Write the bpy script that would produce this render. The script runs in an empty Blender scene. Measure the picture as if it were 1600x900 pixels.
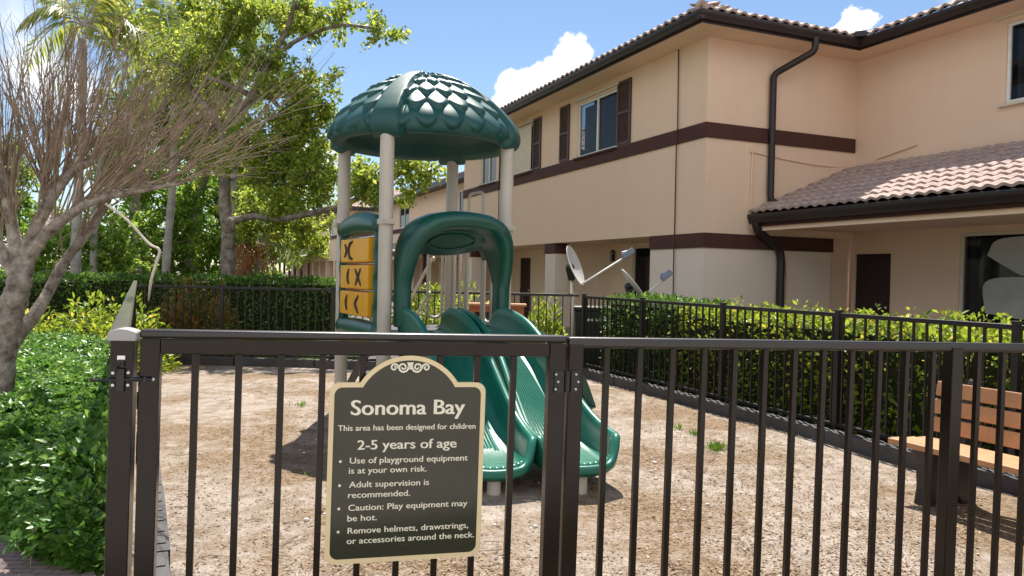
import bpy, math, random
import numpy as np
from mathutils import Vector, Matrix

R = math.radians
rnd = random.Random(7)
rng = np.random.default_rng(7)
S = bpy.context.scene
COL = S.collection

# ------------------------------------------------------------------ camera
F_PX = 1200.0                       # focal length in pixels of the 1600 wide photo
CAM_H = 1.45
cam_d = bpy.data.cameras.new('camera')
cam_d.sensor_width = 36.0
cam_d.lens = 36.0 * F_PX / 1600.0
cam_d.clip_start = 0.05
cam_d.clip_end = 3000
cam = bpy.data.objects.new('camera', cam_d)
COL.objects.link(cam)
CAM_R = Matrix.Rotation(R(90 - 0.9), 3, 'X') @ Matrix.Rotation(R(1.2), 3, 'Z')
cam.matrix_world = Matrix.Translation((0, 0, CAM_H)) @ CAM_R.to_4x4()
S.camera = cam
CAM_P = Vector((0, 0, CAM_H))

# ------------------------------------------------------------------ light
SUN_EL, SUN_AZ = R(59.5), R(0)
SV = Vector((math.sin(SUN_AZ) * math.cos(SUN_EL), math.cos(SUN_AZ) * math.cos(SUN_EL), math.sin(SUN_EL)))
sun_d = bpy.data.lights.new('sun', 'SUN')
sun_d.energy = 4.8
sun_d.angle = R(0.53)
sun_d.color = (1.0, 0.95, 0.86)
sun = bpy.data.objects.new('sun', sun_d)
sun.rotation_mode = 'QUATERNION'
sun.rotation_quaternion = SV.to_track_quat('Z', 'Y')
sun.location = (0, 0, 30)
COL.objects.link(sun)

S.view_settings.view_transform = 'Standard'
S.view_settings.look = 'None'
S.view_settings.exposure = 0.92
S.view_settings.gamma = 1.0
S.view_settings.use_curve_mapping = False


def ray(px, py):
    d = CAM_R @ Vector(((px - 800) / F_PX, (450 - py) / F_PX, -1.0))
    return d


def at(px, py, Y):
    """the point at world distance Y in front of the camera station, seen at photo pixel px, py"""
    d = ray(px, py)
    return CAM_P + d * (Y / d.y)


def ground_at(px, py, z=0.0):
    d = ray(px, py)
    return CAM_P + d * ((z - CAM_H) / d.z)


world = bpy.data.worlds.new('World')
S.world = world
world.use_nodes = True
wn, wl = world.node_tree.nodes, world.node_tree.links
wn.clear()
w_out = wn.new('ShaderNodeOutputWorld')
sky = wn.new('ShaderNodeTexSky')
sky.sky_type = 'NISHITA'
sky.sun_disc = False
sky.sun_elevation = SUN_EL
sky.sun_rotation = SUN_AZ
sky.air_density = 1.0
sky.dust_density = 0.15
sky.ozone_density = 3.0
bg = wn.new('ShaderNodeBackground')
bg.inputs['Strength'].default_value = 0.075
wl.new(sky.outputs[0], bg.inputs['Color'])
bgc = wn.new('ShaderNodeBackground')
bgc.inputs['Color'].default_value = (1.0, 0.97, 0.925, 1)
bgc.inputs['Strength'].default_value = 0.95
tc = wn.new('ShaderNodeTexCoord')
nz = wn.new('ShaderNodeTexNoise')
nz.inputs['Scale'].default_value = 22
nz.inputs['Detail'].default_value = 6
nz.inputs['Roughness'].default_value = 0.6
wl.new(tc.outputs['Generated'], nz.inputs['Vector'])
sub = wn.new('ShaderNodeVectorMath'); sub.operation = 'SUBTRACT'
sub.inputs[1].default_value = (0.5, 0.5, 0.5)
wl.new(nz.outputs['Color'], sub.inputs[0])
scl = wn.new('ShaderNodeVectorMath'); scl.operation = 'SCALE'
scl.inputs['Scale'].default_value = 0.05
wl.new(sub.outputs[0], scl.inputs[0])
addv = wn.new('ShaderNodeVectorMath'); addv.operation = 'ADD'
wl.new(tc.outputs['Generated'], addv.inputs[0])
wl.new(scl.outputs[0], addv.inputs[1])
last = None
PUFFS = [(893, 88, 32, 1), (872, 118, 34, 1), (840, 132, 34, 1), (805, 148, 36, 1), (850, 160, 45, 1), (790, 185, 40, 1),
         (1342, 34, 22, .9), (1322, 44, 16, .8), (508, 240, 42, .6), (470, 225, 30, .35), (60, 110, 60, .75), (120, 150, 50, .7),
         (20, 30, 50, .35), (640, 215, 50, .3), (200, 260, 90, .5), (1700, -80, 150, .8), (-300, 100, 200, .7), (2000, 150, 200, .8)]
for (px, py, r, amp) in PUFFS:
    d = ray(px, py).normalized()
    dist = wn.new('ShaderNodeVectorMath'); dist.operation = 'DISTANCE'
    wl.new(addv.outputs[0], dist.inputs[0])
    dist.inputs[1].default_value = d
    mr = wn.new('ShaderNodeMapRange'); mr.interpolation_type = 'SMOOTHSTEP'
    mr.inputs['From Min'].default_value = r / F_PX * 1.05
    mr.inputs['From Max'].default_value = r / F_PX * (0.72 if amp > .75 else 0.1)
    mr.inputs['To Max'].default_value = amp
    wl.new(dist.outputs['Value'], mr.inputs['Value'])
    if last is None:
        last = mr.outputs[0]
    else:
        mx = wn.new('ShaderNodeMath'); mx.operation = 'MAXIMUM'
        wl.new(last, mx.inputs[0]); wl.new(mr.outputs[0], mx.inputs[1])
        last = mx.outputs[0]
bn = wn.new('ShaderNodeTexNoise'); bn.inputs['Scale'].default_value = 3.2; bn.inputs['Detail'].default_value = 8  # unseen cloud bank added behind the camera to brighten the shaded walls
wl.new(tc.outputs['Generated'], bn.inputs['Vector'])
bm = wn.new('ShaderNodeMapRange'); bm.interpolation_type = 'SMOOTHSTEP'
bm.inputs['From Min'].default_value = 0.40; bm.inputs['From Max'].default_value = 0.52
wl.new(bn.outputs['Fac'], bm.inputs['Value'])
sx_ = wn.new('ShaderNodeSeparateXYZ'); wl.new(tc.outputs['Generated'], sx_.inputs[0])
by_ = wn.new('ShaderNodeMapRange'); by_.inputs['From Min'].default_value = 0.15; by_.inputs['From Max'].default_value = -0.25
wl.new(sx_.outputs['Y'], by_.inputs['Value'])
bmul = wn.new('ShaderNodeMath'); bmul.operation = 'MULTIPLY'
wl.new(bm.outputs[0], bmul.inputs[0])
bz_ = wn.new('ShaderNodeMapRange'); bz_.inputs['From Min'].default_value = 0.85; bz_.inputs['From Max'].default_value = 0.62
wl.new(sx_.outputs['Z'], bz_.inputs['Value'])
bm2 = wn.new('ShaderNodeMath'); bm2.operation = 'MULTIPLY'
wl.new(by_.outputs[0], bm2.inputs[0]); wl.new(bz_.outputs[0], bm2.inputs[1])
bz2 = wn.new('ShaderNodeMapRange'); bz2.inputs['From Min'].default_value = 0.10; bz2.inputs['From Max'].default_value = 0.28
wl.new(sx_.outputs['Z'], bz2.inputs['Value'])
bm3 = wn.new('ShaderNodeMath'); bm3.operation = 'MULTIPLY'
wl.new(bm2.outputs[0], bm3.inputs[0]); wl.new(bz2.outputs[0], bm3.inputs[1])
wl.new(bm3.outputs[0], bmul.inputs[1])
bmx = wn.new('ShaderNodeMath'); bmx.operation = 'MAXIMUM'
wl.new(last, bmx.inputs[0]); wl.new(bmul.outputs[0], bmx.inputs[1])
last = bmx.outputs[0]
mixs = wn.new('ShaderNodeMixShader')
wl.new(last, mixs.inputs[0])
wl.new(bg.outputs[0], mixs.inputs[1])
wl.new(bgc.outputs[0], mixs.inputs[2])
wl.new(mixs.outputs[0], w_out.inputs['Surface'])


# ------------------------------------------------------------------ materials
def new_mat(name):
    m = bpy.data.materials.new(name)
    m.use_nodes = True
    return m, m.node_tree.nodes, m.node_tree.links, m.node_tree.nodes['Principled BSDF']


def mat(name, col, rough=0.6, var=0.0, vscale=8.0, bump=0.0, bscale=60.0, spec=0.5, metal=0.0, coat=0.0, col2=None, detail=4.0, rvar=0.0, vst=1.0):
    m, n, l, p = new_mat(name)
    p.inputs['Base Color'].default_value = (*col, 1)
    p.inputs['Roughness'].default_value = rough
    p.inputs['Specular IOR Level'].default_value = spec
    p.inputs['Metallic'].default_value = metal
    if coat:
        p.inputs['Coat Weight'].default_value = coat
        p.inputs['Coat Roughness'].default_value = 0.12
    t = n.new('ShaderNodeTexCoord')
    if var or col2:
        nt = n.new('ShaderNodeTexNoise')
        nt.inputs['Scale'].default_value = vscale
        nt.inputs['Detail'].default_value = detail
        nt.inputs['Roughness'].default_value = 0.65
        mp_ = n.new('ShaderNodeMapping'); mp_.inputs['Scale'].default_value = (1, 1, vst)
        l.new(t.outputs['Object'], mp_.inputs['Vector'])
        l.new(mp_.outputs[0], nt.inputs['Vector'])
        cr = n.new('ShaderNodeValToRGB')
        c2 = col2 or tuple(c * (1 - var) for c in col)
        c1 = col if col2 else tuple(min(1, c * (1 + var)) for c in col)
        cr.color_ramp.elements[0].position = 0.33
        cr.color_ramp.elements[1].position = 0.68
        cr.color_ramp.elements[0].color = (*c2, 1)
        cr.color_ramp.elements[1].color = (*c1, 1)
        l.new(nt.outputs['Fac'], cr.inputs['Fac'])
        l.new(cr.outputs[0], p.inputs['Base Color'])
        if rvar:
            mr = n.new('ShaderNodeMapRange')
            mr.inputs['To Min'].default_value = max(0.02, rough - rvar)
            mr.inputs['To Max'].default_value = rough + rvar
            l.new(nt.outputs['Fac'], mr.inputs['Value'])
            l.new(mr.outputs[0], p.inputs['Roughness'])
    if bump:
        nb = n.new('ShaderNodeTexNoise')
        nb.inputs['Scale'].default_value = bscale
        nb.inputs['Detail'].default_value = 5
        l.new(t.outputs['Object'], nb.inputs['Vector'])
        b = n.new('ShaderNodeBump')
        b.inputs['Strength'].default_value = bump
        b.inputs['Distance'].default_value = 0.01
        l.new(nb.outputs['Fac'], b.inputs['Height'])
        l.new(b.outputs[0], p.inputs['Normal'])
    return m


def leaf_mat(name, c1, c2, c3=None, trans=0.35, rough=0.42):
    """leaves: colour drawn per leaf, light passes through them"""
    m, n, l, p = new_mat(name)
    g = n.new('ShaderNodeNewGeometry')
    cr = n.new('ShaderNodeValToRGB')
    cr.color_ramp.elements[0].color = (*c1, 1)
    cr.color_ramp.elements[1].color = (*c2, 1)
    if c3:
        cr.color_ramp.elements[1].position = 0.85
        e = cr.color_ramp.elements.new(1.0)
        e.color = (*c3, 1)
    l.new(g.outputs['Random Per Island'], cr.inputs['Fac'])
    l.new(cr.outputs[0], p.inputs['Base Color'])
    p.inputs['Roughness'].default_value = rough
    p.inputs['Specular IOR Level'].default_value = 0.45
    tr = n.new('ShaderNodeBsdfTranslucent')
    hs = n.new('ShaderNodeHueSaturation')
    hs.inputs['Saturation'].default_value = 1.0
    hs.inputs['Value'].default_value = 1.7
    hs.inputs['Hue'].default_value = 0.485
    l.new(cr.outputs[0], hs.inputs['Color'])
    l.new(hs.outputs[0], tr.inputs['Color'])
    mx = n.new('ShaderNodeMixShader')
    mx.inputs[0].default_value = trans
    l.new(p.outputs[0], mx.inputs[1])
    l.new(tr.outputs[0], mx.inputs[2])
    l.new(mx.outputs[0], n['Material Output'].inputs['Surface'])
    return m


M = {}
M['stucco'] = mat('tan_stucco', (0.78, 0.572, 0.425), 0.92, 0.022, 2.2, 0.7, 140, 0.2, vst=0.22, detail=8)
M['stucco_low'] = mat('grey_beige_stucco', (0.74, 0.615, 0.525), 0.92, 0.022, 2.2, 0.7, 140, 0.2, vst=0.22, detail=8)
M['brown'] = mat('brown_trim_paint', (0.075, 0.031, 0.024), 0.7, 0.12, 3, 0.15, 80, 0.2)
M['gutter'] = mat('dark_brown_gutter', (0.020, 0.011, 0.011), 0.45, 0.15, 2)
M['shutter'] = mat('brown_shutter', (0.075, 0.038, 0.032), 0.55, 0.1, 4)
M['tile'] = mat('clay_tile', (0.49, 0.385, 0.335), 0.85, 0.0, 9, 0.4, 50, col2=(0.30, 0.205, 0.185), detail=7)
M['white_frame'] = mat('white_window_frame', (0.72, 0.72, 0.70), 0.4, 0.05)
M['cream'] = mat('cream_storm_shutter', (0.60, 0.53, 0.43), 0.5, 0.06)
M['glass'] = mat('dark_window_glass', (0.010, 0.011, 0.013), 0.05, spec=0.28)
def clear_glass():
    m, n, l, p = new_mat('clear_tinted_glass')
    p.inputs['Base Color'].default_value = (.01, .011, .013, 1); p.inputs['Roughness'].default_value = .04
    p.inputs['Specular IOR Level'].default_value = .5
    t = n.new('ShaderNodeBsdfTransparent'); t.inputs[0].default_value = (.75, .78, .78, 1)
    x = n.new('ShaderNodeMixShader'); x.inputs[0].default_value = .62
    l.new(p.outputs[0], x.inputs[1]); l.new(t.outputs[0], x.inputs[2]); l.new(x.outputs[0], n['Material Output'].inputs['Surface'])
    return m


M['glass_clear'] = clear_glass()
M['blind'] = mat('grey_vertical_blind', (.30, .29, .28), .7, .1)
M['door'] = mat('dark_brown_door', (0.022, 0.012, 0.011), 0.45, 0.15, 5)
M['black'] = mat('black_metal', (0.012, 0.012, 0.013), 0.4)
M['fence'] = mat('bronze_powder_coat', (0.0115, 0.0056, 0.0048), 0.16, 0.25, 5, 0.05, 300, 0.34, rvar=0.06)
M['fence_far'] = mat('black_bronze_fence', (0.014, 0.010, 0.010), 0.4, 0.1, 6)
M['fence_rail'] = mat('bronze_rail_sheen', (0.0125, 0.0065, 0.006), 0.36, 0.25, 5, 0.05, 300, 0.75, rvar=0.08)
M['rail_reflection'] = mat('olive_rail_reflection', (0.11, 0.11, 0.078), 0.28, 0.2, 9, 0.1, 90, 0.5)  # lighter olive paints in the greenery reflected along the end-on rail
M['steel'] = mat('bright_bolt_steel', (0.75, 0.74, 0.72), 0.3, metal=0.8)
M['green_roof'] = mat('moulded_teal_plastic', (0.008, 0.070, 0.064), 0.47, 0.16, 3, 0.06, 200, 0.5, rvar=0.10, detail=9)
M['green'] = mat('moulded_green_plastic', (0.010, 0.080, 0.060), 0.30, 0.10, 3, 0.05, 200, 0.5, rvar=0.05)
M['green_slide'] = mat('slide_green_plastic', (0.010, 0.140, 0.094), 0.36, 0.16, 3, 0.05, 200, 0.5, rvar=0.12, detail=9)
M['beige'] = mat('beige_powder_coat', (0.53, 0.48, 0.41), 0.4, 0.06, 3, 0.03, 200)
M['yellow'] = mat('yellow_plastic', (0.80, 0.39, 0.008), 0.4, 0.07, 6)
M['deck'] = mat('brown_coated_deck', (0.03, 0.02, 0.018), 0.5, 0.1)
M['cedar'] = mat('cedar_plastic_plank', (0.44, 0.215, 0.095), 0.6, 0.14, 7, 0.2, 60)
M['bench_leg'] = mat('dark_bench_pedestal', (0.025, 0.017, 0.015), 0.5, 0.15)
M['sign_green'] = mat('sign_dark_olive', (0.028, 0.027, 0.018), 0.12, 0.1, 5, spec=0.5)
M['sign_cream'] = mat('sign_cream_paint', (0.76, 0.60, 0.36), 0.4, 0.04, 20)
M['sign_text'] = mat('sign_letter_paint', (0.82, 0.76, 0.62), 0.45)
M['timber'] = mat('dark_plastic_timber', (0.055, 0.05, 0.052), 0.6, 0.25, 6, 0.3, 60)
M['dish'] = mat('dish_pale_grey', (0.62, 0.60, 0.57), 0.45, 0.06, 6)
M['lnb'] = mat('dish_receiver_grey', (0.16, 0.19, 0.25), 0.4, 0.1)
M['bin'] = mat('black_bin_plastic', (0.012, 0.014, 0.016), 0.45, 0.1)
M['trunk_grey'] = mat('mottled_grey_bark', (0.46, 0.42, 0.375), 0.95, 0, 17, 1.0, 38, 0.2, col2=(0.085, 0.068, 0.055), detail=12)
M['trunk_pale'] = mat('pale_ringed_palm_bark', (0.42, 0.40, 0.37), 0.9, 0, 5, 0.8, 25, 0.2, col2=(0.24, 0.22, 0.20))
M['trunk_dark'] = mat('dark_mottled_bark', (0.33, 0.285, 0.24), 0.95, 0, 7, 1.0, 25, 0.2, col2=(0.085, 0.066, 0.052), detail=10)
M['trunk_near'] = mat('mottled_near_bark', (0.43, 0.375, 0.32), 0.95, 0, 15, 1.0, 34, 0.2, col2=(0.10, 0.078, 0.06), detail=12)
M['twig'] = mat('bare_twig_bark', (0.37, 0.29, 0.215), 0.85, 0, 6, 0, 60, 0.3, col2=(0.15, 0.105, 0.075))
M['leaf_dead'] = leaf_mat('dead_frond', (0.20, 0.08, 0.035), (0.32, 0.15, 0.07), trans=0.25)
M['leaf_ficus'] = leaf_mat('ficus_leaf', (0.08, 0.145, 0.02), (0.31, 0.38, 0.055), (0.52, 0.53, 0.11), 0.54)
M['leaf_deep'] = leaf_mat('deep_green_leaf', (0.06, 0.145, 0.022), (0.23, 0.36, 0.05), (0.42, 0.48, 0.10), 0.52)
M['leaf_palm'] = leaf_mat('palm_leaflet', (0.10, 0.17, 0.03), (0.30, 0.34, 0.06), (0.50, 0.42, 0.08), 0.45)
M['leaf_hedge'] = leaf_mat('glossy_hedge_leaf', (0.035, 0.10, 0.018), (0.13, 0.28, 0.04), (0.27, 0.41, 0.09), 0.34, 0.34)
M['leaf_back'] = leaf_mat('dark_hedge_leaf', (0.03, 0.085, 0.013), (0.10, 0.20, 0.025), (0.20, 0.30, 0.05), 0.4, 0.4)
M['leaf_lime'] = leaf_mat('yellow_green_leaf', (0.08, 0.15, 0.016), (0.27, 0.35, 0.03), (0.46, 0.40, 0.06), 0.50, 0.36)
M['leaf_croton'] = leaf_mat('croton_leaf', (0.06, 0.09, 0.012), (0.24, 0.17, 0.02), (0.40, 0.10, 0.03), 0.35)
M['hedge_core'] = mat('hedge_twigs', (0.022, 0.026, 0.010), 0.95, 0.4, 20, 0.8, 40, 0.1)
M['grass'] = leaf_mat('grass_blade', (0.06, 0.14, 0.012), (0.15, 0.26, 0.03), None, 0.35, 0.6)
M['chip'] = leaf_mat('wood_chip', (0.15, 0.09, 0.045), (0.36, 0.25, 0.15), (0.52, 0.42, 0.31), 0.02, 0.85)
M['pebble'] = mat('pale_pebble', (0.6, 0.56, 0.5), 0.8, 0.2)
M['concrete'] = mat('porch_concrete', (0.34, 0.31, 0.28), 0.9, 0.12, 3, 0.3, 60)


def ground_mat():
    m, n, l, p = new_mat('pale_dirt')
    t = n.new('ShaderNodeTexCoord')
    a = n.new('ShaderNodeTexNoise'); a.inputs['Scale'].default_value = 0.35; a.inputs['Detail'].default_value = 8
    l.new(t.outputs['Object'], a.inputs['Vector'])
    cr = n.new('ShaderNodeValToRGB')
    cr.color_ramp.elements[0].position = 0.4; cr.color_ramp.elements[0].color = (0.085, 0.085, 0.045, 1)
    cr.color_ramp.elements[1].position = 0.65; cr.color_ramp.elements[1].color = (0.17, 0.14, 0.10, 1)
    l.new(a.outputs['Fac'], cr.inputs['Fac']); l.new(cr.outputs[0], p.inputs['Base Color'])
    p.inputs['Roughness'].default_value = 0.95
    return m


def mulch_mat():
    m, n, l, p = new_mat('sandy_mulch')
    t = n.new('ShaderNodeTexCoord')

    def noise(s, d=6, r=0.6):
        x = n.new('ShaderNodeTexNoise'); x.inputs['Scale'].default_value = s
        x.inputs['Detail'].default_value = d; x.inputs['Roughness'].default_value = r
        l.new(t.outputs['Object'], x.inputs['Vector']); return x
    big, mid, fine = noise(0.8, 5, 0.55), noise(7, 8, 0.7), noise(75, 4, 0.7)
    vo = n.new('ShaderNodeTexVoronoi'); vo.inputs['Scale'].default_value = 55
    l.new(t.outputs['Object'], vo.inputs['Vector'])
    sand = n.new('ShaderNodeValToRGB')
    sand.color_ramp.elements[0].position = 0.3; sand.color_ramp.elements[0].color = (0.31, 0.255, 0.21, 1)
    sand.color_ramp.elements[1].position = 0.7; sand.color_ramp.elements[1].color = (0.50, 0.43, 0.37, 1)
    l.new(mid.outputs['Fac'], sand.inputs['Fac'])
    chip = n.new('ShaderNodeValToRGB')
    chip.color_ramp.elements[0].position = 0.0; chip.color_ramp.elements[0].color = (0.16, 0.105, 0.06, 1)
    chip.color_ramp.elements[1].position = 1.0; chip.color_ramp.elements[1].color = (0.36, 0.265, 0.18, 1)
    sx = n.new('ShaderNodeSeparateColor'); l.new(vo.outputs['Color'], sx.inputs[0])
    l.new(sx.outputs[0], chip.inputs['Fac'])
    mk = n.new('ShaderNodeMapRange'); mk.inputs['From Min'].default_value = 0.44; mk.inputs['From Max'].default_value = 0.56
    ad = n.new('ShaderNodeMath'); ad.operation = 'MULTIPLY_ADD'
    ad.inputs[1].default_value = 0.35; l.new(mid.outputs['Fac'], ad.inputs[0])
    sc = n.new('ShaderNodeMath'); sc.operation = 'MULTIPLY'; sc.inputs[1].default_value = 0.65
    l.new(big.outputs['Fac'], sc.inputs[0]); l.new(sc.outputs[0], ad.inputs[2])
    l.new(ad.outputs[0], mk.inputs['Value'])
    mx = n.new('ShaderNodeMix'); mx.data_type = 'RGBA'
    l.new(mk.outputs[0], mx.inputs['Factor']); l.new(chip.outputs[0], mx.inputs[6]); l.new(sand.outputs[0], mx.inputs[7])
    fm = n.new('ShaderNodeMix'); fm.data_type = 'RGBA'; fm.blend_type = 'MULTIPLY'; fm.inputs['Factor'].default_value = 0.8
    fr = n.new('ShaderNodeValToRGB')
    fr.color_ramp.elements[0].position = 0.34; fr.color_ramp.elements[0].color = (0.55, 0.5, 0.45, 1)
    fr.color_ramp.elements[1].position = 0.55; fr.color_ramp.elements[1].color = (1.1, 1.1, 1.1, 1)
    l.new(fine.outputs['Fac'], fr.inputs['Fac'])
    l.new(mx.outputs[2], fm.inputs[6]); l.new(fr.outputs[0], fm.inputs[7])
    l.new(fm.outputs[2], p.inputs['Base Color'])
    p.inputs['Roughness'].default_value = 0.95
    p.inputs['Specular IOR Level'].default_value = 0.15
    b = n.new('ShaderNodeBump'); b.inputs['Strength'].default_value = 0.9; b.inputs['Distance'].default_value = 0.02
    l.new(fine.outputs['Fac'], b.inputs['Height']); l.new(b.outputs[0], p.inputs['Normal'])
    return m


def paver_mat():
    m, n, l, p = new_mat('brick_pavers')
    t = n.new('ShaderNodeTexCoord')
    b = n.new('ShaderNodeTexBrick'); b.inputs['Scale'].default_value = 5
    b.inputs['Color1'].default_value = (0.24, 0.17, 0.16, 1); b.inputs['Color2'].default_value = (0.30, 0.23, 0.21, 1)
    b.inputs['Mortar'].default_value = (0.1, 0.08, 0.07, 1)
    l.new(t.outputs['Object'], b.inputs['Vector']); l.new(b.outputs['Color'], p.inputs['Base Color'])
    p.inputs['Roughness'].default_value = 0.9
    return m


M['bounce_concrete'] = mat('pale_bounce_concrete', (.46, .42, .37), .9, .12, 1.2, .3, 60)
M['ground'], M['mulch'], M['paver'] = ground_mat(), mulch_mat(), paver_mat()


# ------------------------------------------------------------------ mesh helpers
BASE = {}
Z3 = Vector((0, 0, 1))


def V3(*a):
    return Vector(a[0]) if len(a) == 1 else Vector(a)


def tag(o, label=None, cat=None, group=None, kind=None):
    if label: o['label'] = label
    if cat: o['category'] = cat
    if group: o['group'] = group
    if kind: o['kind'] = kind
    return o


def thing(name, label, cat, loc=(0, 0, 0), group=None):
    o = bpy.data.objects.new(name, None)
    o.empty_display_size = 0.2
    COL.objects.link(o)
    o.location = loc
    BASE[o.name] = Vector(loc)
    return tag(o, label, cat, group)


class MB:
    def __init__(self):
        self.v, self.f = [], []

    def box(self, c, half, ex=(1, 0, 0), ey=(0, 1, 0), ez=(0, 0, 1)):
        c, ex, ey, ez = Vector(c), Vector(ex), Vector(ey), Vector(ez)
        i = len(self.v)
        for sx, sy, sz in ((-1, -1, -1), (1, -1, -1), (1, 1, -1), (-1, 1, -1), (-1, -1, 1), (1, -1, 1), (1, 1, 1), (-1, 1, 1)):
            self.v.append(c + ex * half[0] * sx + ey * half[1] * sy + ez * half[2] * sz)
        for q in ((0, 3, 2, 1), (4, 5, 6, 7), (0, 1, 5, 4), (1, 2, 6, 5), (2, 3, 7, 6), (3, 0, 4, 7)):
            self.f.append(tuple(i + k for k in q))
        return self

    def beam(self, p, q, w, h, up=Z3):
        """a box from p to q, w wide, h high, centred on the line"""
        p, q = Vector(p), Vector(q)
        ex = (q - p).normalized()
        ey = Vector(up).cross(ex).normalized()
        ez = ex.cross(ey)
        return self.box((p + q) / 2, ((q - p).length / 2, w / 2, h / 2), ex, ey, ez)

    def quad(self, a, b, c, d):
        i = len(self.v)
        self.v += [Vector(a), Vector(b), Vector(c), Vector(d)]
        self.f.append((i, i + 1, i + 2, i + 3))
        return self

    def poly(self, pts):
        i = len(self.v)
        self.v += [Vector(p) for p in pts]
        self.f.append(tuple(range(i, i + len(pts))))
        return self

    def tube(self, pts, r, seg=8, caps=True):
        pts = [Vector(p) for p in pts]
        n = len(pts)
        rs = [r] * n if not hasattr(r, '__len__') else list(r)
        t0 = (pts[1] - pts[0]).normalized()
        ref = Vector((0, 0, 1)) if abs(t0.z) < 0.9 else Vector((1, 0, 0))
        nx = t0.cross(ref).normalized()
        i0 = len(self.v)
        for k in range(n):
            a, b = pts[max(0, k - 1)], pts[min(n - 1, k + 1)]
            t = (b - a).normalized()
            nx = (nx - t * nx.dot(t))
            nx = nx.normalized() if nx.length > 1e-6 else t.orthogonal().normalized()
            ny = t.cross(nx)
            for j in range(seg):
                an = 2 * math.pi * j / seg
                self.v.append(pts[k] + (nx * math.cos(an) + ny * math.sin(an)) * rs[k])
        for k in range(n - 1):
            for j in range(seg):
                a = i0 + k * seg + j
                b = i0 + k * seg + (j + 1) % seg
                self.f.append((a, b, b + seg, a + seg))
        if caps:
            self.f.append(tuple(i0 + j for j in reversed(range(seg))))
            self.f.append(tuple(i0 + (n - 1) * seg + j for j in range(seg)))
        return self

    def loft(self, rings, closed=True, caps=True):
        n, m = len(rings), len(rings[0])
        i0 = len(self.v)
        for rg in rings:
            self.v += [Vector(p) for p in rg]
        for k in range(n - 1):
            for j in range(m if closed else m - 1):
                a, b = i0 + k * m + j, i0 + k * m + (j + 1) % m
                self.f.append((a, b, b + m, a + m))
        if caps and closed:
            self.f.append(tuple(i0 + j for j in reversed(range(m))))
            self.f.append(tuple(i0 + (n - 1) * m + j for j in range(m)))
        return self

    def prism(self, pts, vec):
        """polygon pts extruded along vec"""
        pts = [Vector(p) for p in pts]
        vec = Vector(vec)
        return self.loft([pts, [p + vec for p in pts]])

    def ball(self, c, r, nu=10, nv=6, sc=(1, 1, 1)):
        c = Vector(c)
        i0 = len(self.v)
        for a in range(nv + 1):
            th = math.pi * a / nv
            for b in range(nu):
                ph = 2 * math.pi * b / nu
                self.v.append(c + Vector((r * sc[0] * math.sin(th) * math.cos(ph), r * sc[1] * math.sin(th) * math.sin(ph), r * sc[2] * math.cos(th))))
        for a in range(nv):
            for b in range(nu):
                p, q = i0 + a * nu + b, i0 + a * nu + (b + 1) % nu
                self.f.append((p, p + nu, q + nu, q))
        return self

    def disc(self, c, nrm, r, t, seg=14):
        nrm = Vector(nrm).normalized()
        return self.tube([Vector(c), Vector(c) + nrm * t], r, seg)

    def build(self, name, material, parent=None, smooth=False, bevel=0.0, seg=2, autosmooth=None):
        me = bpy.data.meshes.new(name)
        b = BASE.get(parent.name, Vector()) if parent else Vector()
        me.from_pydata([tuple(v - b) for v in self.v], [], self.f)
        me.validate()
        o = bpy.data.objects.new(name, me)
        COL.objects.link(o)
        if parent:
            o.parent = parent
            BASE[o.name] = b
        me.materials.append(material)
        if smooth:
            me.polygons.foreach_set('use_smooth', [True] * len(me.polygons))
            if autosmooth:
                me.set_sharp_from_angle(angle=R(autosmooth))
        if bevel:
            md = o.modifiers.new('bevel', 'BEVEL')
            md.width = bevel; md.segments = seg; md.limit_method = 'ANGLE'; md.angle_limit = R(40)
        return o


def tri_mesh(name, verts, tris, material, parent=None, smooth=False):
    """fast mesh from numpy arrays (N,3), (M,3)"""
    me = bpy.data.meshes.new(name)
    b = np.array(BASE.get(parent.name, Vector())) if parent else np.zeros(3)
    verts = (verts - b).astype(np.float32)
    me.vertices.add(len(verts)); me.vertices.foreach_set('co', verts.ravel())
    nt = len(tris)
    me.loops.add(nt * 3); me.loops.foreach_set('vertex_index', tris.astype(np.int32).ravel())
    me.polygons.add(nt)
    me.polygons.foreach_set('loop_start', np.arange(0, nt * 3, 3, dtype=np.int32))
    me.polygons.foreach_set('loop_total', np.full(nt, 3, dtype=np.int32))
    if smooth:
        me.polygons.foreach_set('use_smooth', np.ones(nt, dtype=bool))
    me.update(calc_edges=True)
    me.materials.append(material)
    o = bpy.data.objects.new(name, me)
    COL.objects.link(o)
    if parent:
        o.parent = parent
        BASE[o.name] = Vector(b)
    return o


def norm(a):
    return a / (np.linalg.norm(a, axis=1, keepdims=True) + 1e-9)


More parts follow.
